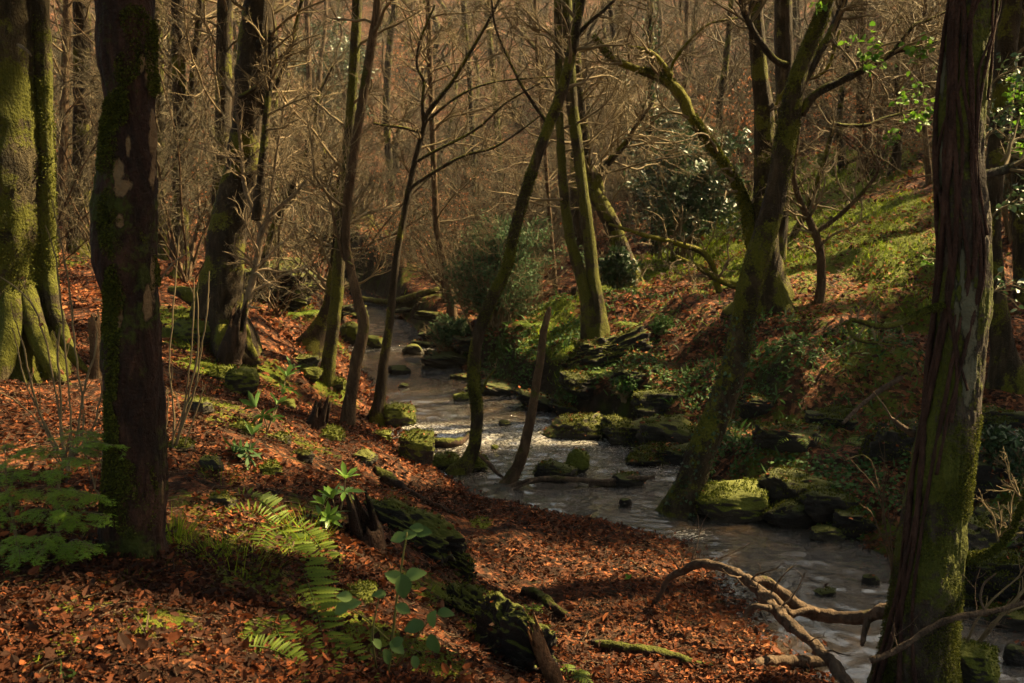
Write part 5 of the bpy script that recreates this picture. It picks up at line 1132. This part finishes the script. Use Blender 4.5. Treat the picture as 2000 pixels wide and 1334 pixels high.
# =================================================================== LEAF LITTER, GRASS, MOSS (uncountable)
def scatter_polar(r0, r1, a0, a1, dens, rng):
    area = .5*(r1*r1-r0*r0)*R(a1-a0); n = int(area*dens); r = np.sqrt(rng.uniform(r0*r0, r1*r1, n)); a = np.radians(rng.uniform(a0, a1, n)); return r*np.sin(a), r*np.cos(a)
def gnormal(x, y, e=.05):
    return norm(np.stack([H(x-e, y)-H(x+e, y), H(x, y-e)-H(x, y+e), np.full(x.shape, 2*e)], -1))
def litter_layer(r0, r1, dens, size, tm, seed, G, lift=.02, tilt=.42):
    rg = rng_(seed); x, y = scatter_polar(r0, r1, -44, 44, dens, rg); z = H(x, y); P2 = np.stack([x, y], -1)
    nrm = gnormal(x, y)
    gr = green_at(x, y)+.25*vnoise(P2, 2.5, 61)-np.where(y > 12, .22+.35*vnoise(P2, 1.1, 68), 0); w = (x > xL(y)+.05) & (x < xR(y)-.02)
    dens_ = np.where(x > xR(y), .62+.6*vnoise(P2, 1.6, 62)-.38*smooth((xR(y)+2.6-x)/1.6), .95+.3*vnoise(P2, 2.1, 63))
    bare = vnoise(P2, 1.9, 66)+.5*vnoise(P2, 5.5, 67); lf = smooth((xL(y)-.9-x)/1.2); dens_ = dens_*(1-lf*.85*smooth((bare-.12)/.3))
    keep = (~w) & (rg.random(len(x)) > np.clip((gr-.25)*1.25, 0, .93)) & (nrm[:, 2] > .55) & (rg.random(len(x)) < dens_)
    x, y, z, nrm = x[keep], y[keep], z[keep], nrm[keep]; n = len(x)
    P = np.stack([x, y, z+rg.random(n)*lift+.004], -1)
    left = smooth((xL(y)-.9-x)/1.2)*smooth((14-y)/4)
    tone = -.17*left+np.clip(.40+.30*rg.normal(size=n)+.22*vnoise(P, 1.6, 9)+.12*vnoise(P, 5., 10), 0, 1)
    X = rg.normal(size=(n, 3)); X[:, 2] *= .25
    cards(G, tm, P, X, nrm+rg.normal(0, tilt, (n, 3)), size*rg.uniform(.55, 1.25, n), curl=rg.normal(.12, .25, n), fold=rg.uniform(-.1, .35, n), val=np.clip(tone, 0, 1), width=rg.uniform(.5, 1.35, n))
G = Geo(); litter_layer(1.9, 6.2, 3300, .034, LEAF6, 1, G, .035, .6); litter_layer(1.9, 6.2, 500, .052, LEAF6, 11, G, .04, .6); litter_layer(1.9, 5.5, 4200, .017, DIAM, 12, G, .045, .8); litter_layer(6.2, 13, 1500, .046, LEAF4, 2, G, .03, .55); litter_layer(13, 22, 330, .085, DIAM, 3, G, .03); litter_layer(22, 42, 60, .14, DIAM, 4, G, .04)
def moss_rocks():
    for q, o, mt in ROCKO:
        V = np.concatenate(q.V); Fq = np.concatenate(q.F); a, b, c = V[Fq[:, 0]], V[Fq[:, 1]], V[Fq[:, 2]]; nr = np.cross(b-a, c-a); ar = np.linalg.norm(nr, axis=1)
        nr = norm(nr); nr = nr*np.sign(((a-V.mean(0))*nr).sum(1))[:, None]; ctr = (a+c)/2; D = V[:, 1].mean()
        if D > 16: continue
        rg = rng_(int(abs(V[0, 0])*1000) % 9999); w = ar*np.clip((nr[:, 2]*.7+fbm(ctr, 3.5, 64, 3)*.8)*1.5-(.15 if mt is M_rock_moss else .5), 0, 1)
        n = int(w.sum()*(9000 if D < 8 else 5000 if D < 12 else 2500))
        if n < 20: continue
        sz = .010+.0013*D; i = rg.choice(len(w), n, p=w/w.sum()); f = rg.random((n, 1)); P = a[i]*f+c[i]*(1-f)+nr[i]*.004; g = Geo()
        cards(g, DIAM, P, norm(nr[i]+rg.normal(0, .55, (n, 3))), rg.normal(size=(n, 3)), sz*rg.uniform(.5, 1.4, n), val=rg.random(n), fold=0)
        m = g.build('moss', M_mossblade if mt is M_rock_moss else M_moss_bark, o, smoothf=False)
moss_rocks()
def litter_on_rocks(G):
    rg = rng_(12)
    for q in ROCKV:
        V = np.concatenate(q.V); Fq = np.concatenate(q.F); a, b, c = V[Fq[:, 0]], V[Fq[:, 1]], V[Fq[:, 2]]; nr = np.cross(b-a, c-a); ar = np.linalg.norm(nr, axis=1)
        nr = norm(nr); nr = nr*np.sign(((a-V.mean(0))*nr).sum(1))[:, None]; nz_ = nr[:, 2]; ctr = (a+c)/2; w = ar*(nz_ > .55)*np.clip(.35+fbm(ctr, 1.7, 63, 2), 0, 1)
        n = int(w.sum()*330)
        if n < 1 or V[:, 1].mean() > 24: continue
        i = rg.choice(len(w), n, p=w/w.sum()); f = rg.random((n, 1)); P = a[i]*f+c[i]*(1-f)+nr[i]*.008
        cards(G, LEAF4, P, rg.normal(size=(n, 3))*[1, 1, .3], nr[i]+rg.normal(0, .4, (n, 3)), .055*rg.uniform(.6, 1.2, n), curl=.15, val=np.clip(.42+.3*rg.normal(size=n), 0, 1))
litter_on_rocks(G)
tag(G.build('leaf_litter', M_leaf, smoothf=False), 'copper brown fallen beech leaves carpeting the banks', 'fallen leaves', kind='stuff')
# some bigger curled leaves close to the camera
G = Geo(); litter_layer(1.9, 7, 45, .075, LEAF6, 7, G, .045, .7)
tag(G.build('curled_leaves', M_leaf, smoothf=False), 'larger curled pale leaves lying on top in the foreground', 'fallen leaves', kind='stuff')
# fine twigs and stalks in the litter
def debris():
    rg = rng_(5); G = Geo(); x, y = scatter_polar(1.9, 12, -36, 36, 75, rg); k = ~((x > xL(y)) & (x < xR(y))); x, y = x[k], y[k]; n = len(x); z = H(x, y)+.02
    D = rg.normal(size=(n, 3)); D[:, 2] *= .12; L = rg.uniform(.05, .3, n); P = walk(np.stack([x, y, z], -1), D, L, 4, .12, 0, rg)
    for i in range(4): P[:, i, 2] = H(P[:, i, 0], P[:, i, 1])+.018+rg.random(n)*.02
    G.add(*batch_tubes(P, taper(rg.uniform(.0015, .004, n), 4, .5), 4)); tag(G.build('twig_litter', M_wood), 'small dead twigs scattered through the leaves', 'dead twigs', kind='stuff')
debris()
def greens():
    rg = rng_(6); Gg, Gm = Geo(), Geo()
    for (r0, r1, d, L, md, ml) in ((2, 7, 500, .05, 2600, .014), (7, 14, 420, .08, 1300, .022), (14, 24, 330, .09, 900, .035), (24, 36, 110, .14, 250, .05)):
        x, y = scatter_polar(r0, r1, -36, 36, d, rg); g = green_at(x, y)+.45*vnoise(np.stack([x, y], -1), 1.7, 71)-.1-.35*vnoise(np.stack([x, y], -1), 1.1, 68)*(y > 12); w = (x > xL(y)) & (x < xR(y)); k = (~w) & (rg.random(len(x)) < np.clip((g-.42)*1.3, 0, 1)); far = y > 12
        k &= far | (x > 0) | (rg.random(len(x)) < .12)
        x, y = x[k], y[k]; n = len(x); P = np.stack([x, y, H(x, y)-.01], -1); D = norm(rg.normal(size=(n, 3))*[.5, .5, .2]+[0, 0, 1.])
        cards(Gg, BLADE, P, D, rg.normal(size=(n, 3)), L*rg.uniform(.6, 1.5, n), curl=-rg.uniform(.2, .8, n), val=rg.random(n), width=2.6, fold=0)
        if md:
            x, y = scatter_polar(r0, r1, -36, 36, md, rg); g = green_at(x, y)+.30*vnoise(np.stack([x, y], -1), 3.5, 72); w = (x > xL(y)) & (x < xR(y)); k = (~w) & (rg.random(len(x)) < np.clip((g-.45)*1.6, 0, .9)); x, y = x[k], y[k]; n = len(x)
            P = np.stack([x, y, H(x, y)+rg.random(n)*ml*.4], -1); cards(Gm, DIAM, P, norm(rg.normal(size=(n, 3))+[0, 0, .9]), rg.normal(size=(n, 3)), ml*rg.uniform(.6, 1.4, n), val=rg.random(n), fold=0)
    tag(Gg.build('grass', M_grass, smoothf=False), 'short bright grass and bluebell leaves on the sunlit slope', 'grass', kind='stuff')
    tag(Gm.build('moss', M_mossblade, smoothf=False), 'yellow-green moss cushions on soil and roots', 'moss', kind='stuff')
greens()

def ground_ivy():
    rg = rng_(16); n = 26000; y = rg.uniform(6.5, 19, n); x = xR(y)+.1+3.2*rg.random(n)**1.3; k = (vnoise(np.stack([x, y], -1), 1.5, 81)+.5*vnoise(np.stack([x, y], -1), 5, 82) > .05); x, y = x[k], y[k]; n = len(x)
    P = np.stack([x, y, H(x, y)+rg.random(n)*.07], -1); G = Geo(); cards(G, LEAF4, P, rg.normal(size=(n, 3))*[1, 1, .4], gnormal(x, y)+rg.normal(0, .45, (n, 3)), rg.uniform(.03, .07, n), curl=-.2, val=rg.random(n), width=1.3)
    for (yy, ss, L, dn) in ((10, 4, .10, 1500), (14, 4, .12, 1500)):
        m = dn; y2 = rg.uniform(yy-ss/1.2, yy+ss, m); x2 = xR(y2)+.3+3*rg.random(m); P2 = np.stack([x2, y2, H(x2, y2)], -1)
        cards(G, PINNA, P2, norm(rg.normal(size=(m, 3))+[0, 0, .6]), rg.normal(size=(m, 3))+[0, -.4, .6], L*rg.uniform(.6, 1.5, m), curl=-.4, val=rg.random(m))
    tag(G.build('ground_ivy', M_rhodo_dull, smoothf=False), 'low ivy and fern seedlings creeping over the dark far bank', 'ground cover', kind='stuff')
ground_ivy()

# =================================================================== BACKGROUND WOOD
def proto_tree(kind, seed):
    rg = rng_(seed); name = 'woodland_tree'; root = thing(name, 'x', 'tree', (0, 0, 0), 'bare trees in the far wood'); h = rg.uniform(10, 13)
    n = 9; z = np.linspace(0, 1, n); wob = np.cumsum(rg.normal(0, .30, (n, 2)), 0); r0 = {0: .13, 1: .09, 2: .16}[kind]
    C = np.stack([wob[:, 0], wob[:, 1], z*h-.3, r0*(1-.8*z)+.01], -1); g = Geo(); c = wood_tube(g, C, 9, lobes=.3, flare_h=.5, seed=seed, step=.35); g.build('trunk', M_bark_dark if kind != 1 else M_bark_brown, root)
    g = Geo(); rs = resamp(c, 30); S, D, ln, rr = spawn(rs[None, :, :3], rs[None, :, 3], 34 if kind != 1 else 28, rg, t0=.07, L=1., lenf=(1.6, 4.2), ang=(45, 80), rf=.35)
    W = walk(S, D, ln, 9, .17, .04, rg); Rr = taper(np.clip(rr, .014, .05), 9, .35); g.add(*batch_tubes(W, Rr, 4))
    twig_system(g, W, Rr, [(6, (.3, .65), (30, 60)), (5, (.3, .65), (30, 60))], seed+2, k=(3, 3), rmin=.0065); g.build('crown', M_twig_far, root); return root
def proto_shrub(seed, leaves=0):
    rg = rng_(seed); root = thing('understorey_shrub', 'x', 'shrub', (0, 0, 0), 'bare understorey shrubs')
    n = 9; D = norm(rg.normal(size=(n, 3))*[.5, .5, 0]+[0, 0, 1.]); W = walk(np.zeros((n, 3))+rg.normal(0, .08, (n, 3))*[1, 1, 0], D, rg.uniform(2.2, 4.5, n), 10, .12, .0, rg); Rr = taper(rg.uniform(.014, .03, n), 10, .3)
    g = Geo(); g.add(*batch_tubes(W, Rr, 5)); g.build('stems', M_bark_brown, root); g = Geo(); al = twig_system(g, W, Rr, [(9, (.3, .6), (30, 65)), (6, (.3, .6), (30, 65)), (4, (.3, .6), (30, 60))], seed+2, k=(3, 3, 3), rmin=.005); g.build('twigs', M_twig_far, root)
    if leaves:
        P2 = al[-1][0]; k = rg.integers(0, len(P2), leaves); low = P2[k, -1, 2] < 3.0; k = k[low]; nn = len(k); gl = Geo(); cards(gl, LEAF4, P2[k, -1], norm(rg.normal(size=(nn, 3))+[0, 0, -.8]), rg.normal(size=(nn, 3)), rg.uniform(.06, .11, nn), val=rg.random(nn)); gl.build('dry_leaves', M_beech, root, smoothf=False)
    return root
TLAB = ['bare tree with a grey-brown mossy trunk among many in the far wood', 'slender bare pole tree among many in the far wood', 'stouter bare tree among many in the far wood']
rg = rng_(77); protos = [(k, proto_tree(k, 300+i)) for i, k in enumerate((0, 1, 2, 0, 1))]; used = set(); tr = []
# jittered rows climbing the valley side, kept out of the stream corridor and the open slope
cand = []
for ring, (ra, rb, cn) in enumerate(((24, 32, 16), (32, 42, 28), (42, 55, 38), (55, 72, 46), (72, 95, 44))):
    for i in range(cn):
        a = -36+72*(i+rg.random())/cn; rr_ = rg.uniform(ra, rb); cand.append((rr_*math.sin(R(a)), rr_*math.cos(R(a)), a, rr_))
keys = np.array([t[1][:2] for t in TREES])
for (x, y, a, rr_) in cand:
    if xL(y)-1 < x < xR(y)+1 and y < 42: continue
    if rr_ < 32 and -4 < a < 30: continue
    if np.min(np.hypot(keys[:, 0]-x, keys[:, 1]-y)) < 1.2: continue
    k = rg.integers(0, 5); kd, pr = protos[k]; o = pr if k not in used else copy_tree(pr); used.add(k)
    o.location = (x, y, H1(x, y)-.05); s_ = rg.uniform(.8, 1.25); o.scale = (s_, s_, s_*rg.uniform(.85, 1.2)*(.62 if rr_ > 55 else .8 if rr_ > 42 else 1)); o.rotation_euler = (rg.normal(0, .035), rg.normal(0, .035), rg.random()*6.28); o['label'] = TLAB[kd]; o['group'] = 'bare trees in the far wood'
for i, (k, pr) in enumerate(protos):
    if i not in used: pr.location = (rg.uniform(-20, 20), 60, H1(0, 60))
sh = [proto_shrub(400+i, l) for i, l in enumerate((0, 0, 0, 900, 1500))]; used = set(); SL_ = ['bare arching understorey shrub with fine brown twigs in the wood'] * 3+['young beech with a few orange dry leaves kept on its twigs in the wood']*2
spots = []
for (ra, rb, cn) in ((16, 23, 16), (23, 30, 38), (30, 40, 52), (40, 55, 50), (55, 75, 34)):
    for i in range(cn): a = -34+68*(i+rg.random())/cn; r1_ = rg.uniform(ra, rb); spots.append((r1_*math.sin(R(a)), r1_*math.cos(R(a)), a, r1_, None))
for (u, v) in ((620,470),(590,440),(400,420),(1690,345),(1700,230),(790,520),(870,480),(1180,470),(1640,250)):
    p = hit(u, v); spots.append((p[0], p[1], 0, 0, 3+(u % 2)))
for (x, y, a, r1_, kk) in spots:
    if kk is None and ((xL(y)-.6 < x < xR(y)+.6 and y < 42) or (r1_ < 27 and 3 < a < 28)): continue
    k = int(rg.choice([0, 1, 2, 3, 4], p=[.27, .27, .26, .1, .1])) if kk is None else kk; o = sh[k] if k not in used else copy_tree(sh[k]); used.add(k)
    o.location = (x, y, H1(x, y)-.05); s_ = rg.uniform(.7, 1.25)*(.55 if kk is not None else 1); o.scale = (s_, s_, s_); o.rotation_euler = (0, 0, rg.random()*6.28); o['label'] = SL_[k]; o['group'] = 'young leaf-holding beeches' if k > 2 else 'bare understorey shrubs'

# =================================================================== ADDED EVERGREENS OUT OF VIEW, CROWNS SHAPED TO SHADE THE VALLEY
LIT = []   # (u, v, radius m, lift): places the photo shows in sunlight
for (u, v, r_, up_) in ((60,790,.55,0),(180,760,.45,0),(20,900,.3,0),(230,640,.5,.2),(400,680,.5,.1),(470,740,.35,0),(380,790,.35,0),(500,830,.45,0),(440,870,.3,0),(560,900,.3,0),(980,1095,.34,0),(1050,1080,.2,0),(1290,1115,.26,0),
                        (1130,1250,.28,0),(1230,1290,.35,0),(1340,1310,.35,0),(1480,1290,.3,0),(1540,1270,.2,0),(30,1190,.22,0),(180,1250,.20,0),(70,1300,.16,0),(210,1290,.12,0),(330,1310,.10,0),(660,1190,.12,0),(700,1090,.16,0),
                        (800,870,.5,.1),(860,905,.4,.1),(770,820,.4,.1),(700,760,.35,0),(640,760,.35,0),(900,800,.8,0),(960,840,.7,0),(850,790,.7,0),(1120,880,.5,0),
                        (1090,620,.9,0),(1150,600,1.0,0),(1220,600,.8,0),(1120,680,.5,0),(1350,500,2.,0),(1450,460,2,0),(1600,420,2.,.2),(1700,440,1.8,.2),(1780,400,1.6,0),(1660,360,2,.3),(1560,360,1.8,.3),(1760,500,1.2,0),(1520,480,1.2,0),(1330,660,.7,0),(1430,1000,.35,.2),
                        (500,1040,.2,.1),(150,1000,.10,.3),(1640,640,.4,.0),(1560,720,.4,0),(1480,760,.4,0)):
    p = hit(u, v); LIT.append([*(p+[0, 0, up_]), r_])
for (u, v, Y, r_) in ((112,100,9.5,.22),(112,250,9.5,.22),(112,400,9.5,.22),(112,550,9.5,.25),(90,670,9.3,.3),(680,920,5.7,.16),(650,980,5.7,.16),(520,180,13,.7),(520,60,13,.7),(1895,620,6,.24),(1895,700,6,.24),(1890,540,6,.2),(1880,870,6,.12),(1290,140,15.5,1.5),(1200,110,15.5,1.2),(1370,250,15.5,1.3),(1240,130,15.5,1.2),
                      (935,700,10,.3),(935,800,10,.25),(1020,450,10,.5),(1080,250,10,.5),(1170,560,16,.7),(1150,400,16,.7),(1120,200,16,.7),(700,500,13,.5),(690,350,13,.5),(720,120,13,.5),(1610,40,9.4,.25),(970,560,19,1.2),(1340,420,24,1.6),(180,980,3.8,.36),(150,870,3.8,.34),(80,940,3.8,.3),(60,1040,3.7,.25),(1940,1060,6,.2),(1560,170,9.4,.2),(1810,220,6.2,.3),(1720,100,9.3,.4)):
    LIT.append([*px(u, v, Y), r_])
LIT = np.array(LIT)
def lit_block(C, extra=.25):
    bad = np.zeros(len(C), bool)
    for (a, b, c, r_) in LIT:
        d = C-np.array([a, b, c]); s_ = d@SUNV; pd = np.linalg.norm(d-s_[:, None]*SUNV, axis=1); bad |= (s_ > 0) & (pd < r_+extra)
    return bad
def shade_trees():
    rg = rng_(99)
    # clump centres: over a point of the valley floor, then up the sun ray
    n = 1500; gx = rg.uniform(-9, 9, n); gy = rg.uniform(1.0, 19, n); h = rg.uniform(-.3, 4.2, n); t = rg.uniform(12, 24, n)
    Gp = np.stack([gx, gy, H(gx, gy)+h], -1); C = Gp+SUNV*t[:, None]
    n2 = 2600; O = np.stack([rg.uniform(-15, 13, n2), rg.uniform(-9, 17, n2), rg.uniform(6, 14, n2)], -1); C = np.concatenate([C, O])
    for (u_, v0_, v1_, Y_2, sx, k) in ((255,-50,1000,4.7,.25,110),(20,-50,700,9.4,.5,90),(1850,-50,1250,6,.2,110),(1480,600,950,12,2.2,160),(1650,700,950,10.5,2.,140),(1250,720,850,13.5,1.5,80),(1900,800,1250,8,1.5,90),(450,400,640,13.5,.5,40),(750,1000,1300,6,1.2,50),(430,1000,1200,4.5,.8,50)):
        Q = np.array([px(u_, rg.uniform(v0_, v1_), Y_2) for _ in range(k)])+rg.normal(0, 1, (k, 3))*[sx, .2, .1]; C = np.concatenate([C, Q+SUNV*rg.uniform(10, 20, (k, 1))])
    C = C[(~lit_block(C, .42))]
    for (a_, b_, z0, z1, e0, e1) in ((2.3, 8.3, -2, 34, 15, 62), (.8, 10.2, -14, 18, 13, 50), (-1.2, 14, -20, 8, 10, 30)):   # open sky over the stream
        dx, dy, dz = C[:, 0]-a_, C[:, 1]-b_, C[:, 2]+3.1; az = np.degrees(np.arctan2(dx, dy)); el = np.degrees(np.arctan2(dz, np.hypot(dx, dy))); C = C[~((az > z0) & (az < z1) & (el > e0) & (el < e1))]
    zc = C[:, 1]*math.cos(PITCH)-C[:, 2]*math.sin(PITCH); u = 1000+F*C[:, 0]/zc; v = 667-F*(C[:, 1]*math.sin(PITCH)+C[:, 2]*math.cos(PITCH))/zc
    C = C[~((u > -50) & (u < 2080) & (v > -60) & (v < 1400) & (C[:, 1] > 0))]
    pos = [(8.0, 9.5), (10.5, 12.5), (14.0, 10.5), (12.2, 16.5), (17, 14), (9.6, 4.5), (16, 18.5), (7.5, 19.0), (20, 20), (13.5, 6), (19, 9), (11, 22), (3.5, 24), (15.5, 24), (-6, -3), (-9, 3), (1.5, -6), (6.5, -2), (-13, 8), (-2.5, -8)]
    for i, (x, y) in enumerate(pos):   # keep the stems themselves out of the sunlit places
        best = None
        for k in range(14):
            a, b = (x, y) if k == 0 else (x+rg.normal(0, 1.2), y+rg.normal(0, 1.2)); zz = np.linspace(0, 15, 40)+H1(a, b); w = lit_block(np.stack([np.full(40, a), np.full(40, b), zz], -1), .12).sum()
            q = 1000+F*a/max(b, .1)
            if b > 0 and -60 < q < 2100: w += 100
            if best is None or w < best[0]: best = (w, a, b)
        pos[i] = best[1:]
    pos = np.array(pos); D = np.hypot(C[:, None, 0]-pos[None, :, 0], C[:, None, 1]-pos[None, :, 1]); own = D.argmin(1)
    far = ['nearest', 'second', 'third', 'fourth', 'fifth', 'sixth', 'seventh', 'eighth', 'ninth', 'tenth', 'eleventh', 'twelfth', 'thirteenth', 'fourteenth', 'fifteenth', 'sixteenth', 'seventeenth', 'eighteenth', 'nineteenth', 'twentieth']
    for i, (x, y) in enumerate(pos):
        c = C[own == i]
        if not len(c): continue
        z0 = H1(x, y); top = c[:, 2].max()
        root = thing('added_shade_evergreen', 'added evergreen out of view, crown shaped to shade the valley, %s of the set' % far[i], 'tree', (x, y, z0), 'added evergreens shading the valley from out of view')
        g = Geo(); zz = np.linspace(-.3, top-z0, 8); w = np.cumsum(rg.normal(0, .12, (8, 2)), 0); Cc = np.stack([x+w[:, 0], y+w[:, 1], z0+zz, np.linspace(.2, .05, 8)], -1); cc = wood_tube(g, Cc, 12, lobes=.4, seed=i, step=.3); g.build('trunk', M_bark_dark, root)
        g = Geo(); c = c[np.argsort(np.hypot(c[:, 0]-x, c[:, 1]-y))]; S = np.empty_like(c); nodes = cc[3:, :3]
        for k in range(len(c)):
            dd = np.linalg.norm(nodes-c[k]-[0, 0, -.4], axis=1); S[k] = nodes[dd.argmin()]; nodes = np.concatenate([nodes, c[k:k+1]])
        m = 6; tt = np.linspace(0, 1, m)[None, :, None]; ln = np.linalg.norm(c-S, axis=1)
        P = S[:, None]*(1-tt)+c[:, None]*tt+np.array([0, 0, .12])*ln[:, None, None]*np.sin(np.pi*tt)+rg.normal(0, .02, (len(c), m, 3))
        ok = ~lit_block(P.reshape(-1, 3), -.05).reshape(len(c), m).any(1); P = P[ok]; g.add(*batch_tubes(P, taper(np.full(len(P), .03), m, .5), 5)); g.build('limbs', M_bark_dark, root)
        nl = 60; idx = np.repeat(np.arange(len(c)), nl); L = c[idx]+rg.normal(0, .27, (len(idx), 3)); ok = ~lit_block(L, .02); L = L[ok]; nn = len(L); gl = Geo()
        cards(gl, LEAF4, L, rg.normal(size=(nn, 3)), rg.normal(size=(nn, 3))+[0, 0, .6], rg.uniform(.13, .24, nn), curl=-.2, val=rg.random(nn), width=1.4); gl.build('crown', M_holly, root, smoothf=False)
shade_trees()
def haze():
    g = Geo(); x0, x1, y0, y1, z0, z1 = -190, 190, -190, 190, -12, 48
    V = [(x, y, z) for x in (x0, x1) for y in (y0, y1) for z in (z0, z1)]
    g.add(V, np.array([(0,1,3,2),(4,6,7,5),(0,4,5,1),(2,3,7,6),(0,2,6,4),(1,5,7,3)])); m = bpy.data.materials.new('haze_air'); m.use_nodes = True; t = m.node_tree; t.nodes.clear()
    o = t.nodes.new('ShaderNodeOutputMaterial'); p = t.nodes.new('ShaderNodeVolumePrincipled'); p.inputs['Density'].default_value = HAZE; p.inputs['Color'].default_value = (1.0, .93, .78, 1); p.inputs['Anisotropy'].default_value = .3; t.links.new(p.outputs[0], o.inputs['Volume'])
    tag(g.build('haze', m, smoothf=False), 'thin warm woodland haze', 'haze', kind='stuff')
HAZE = 0.0003
haze()
print('TREES', len(TREES), 'objects', len(bpy.data.objects))
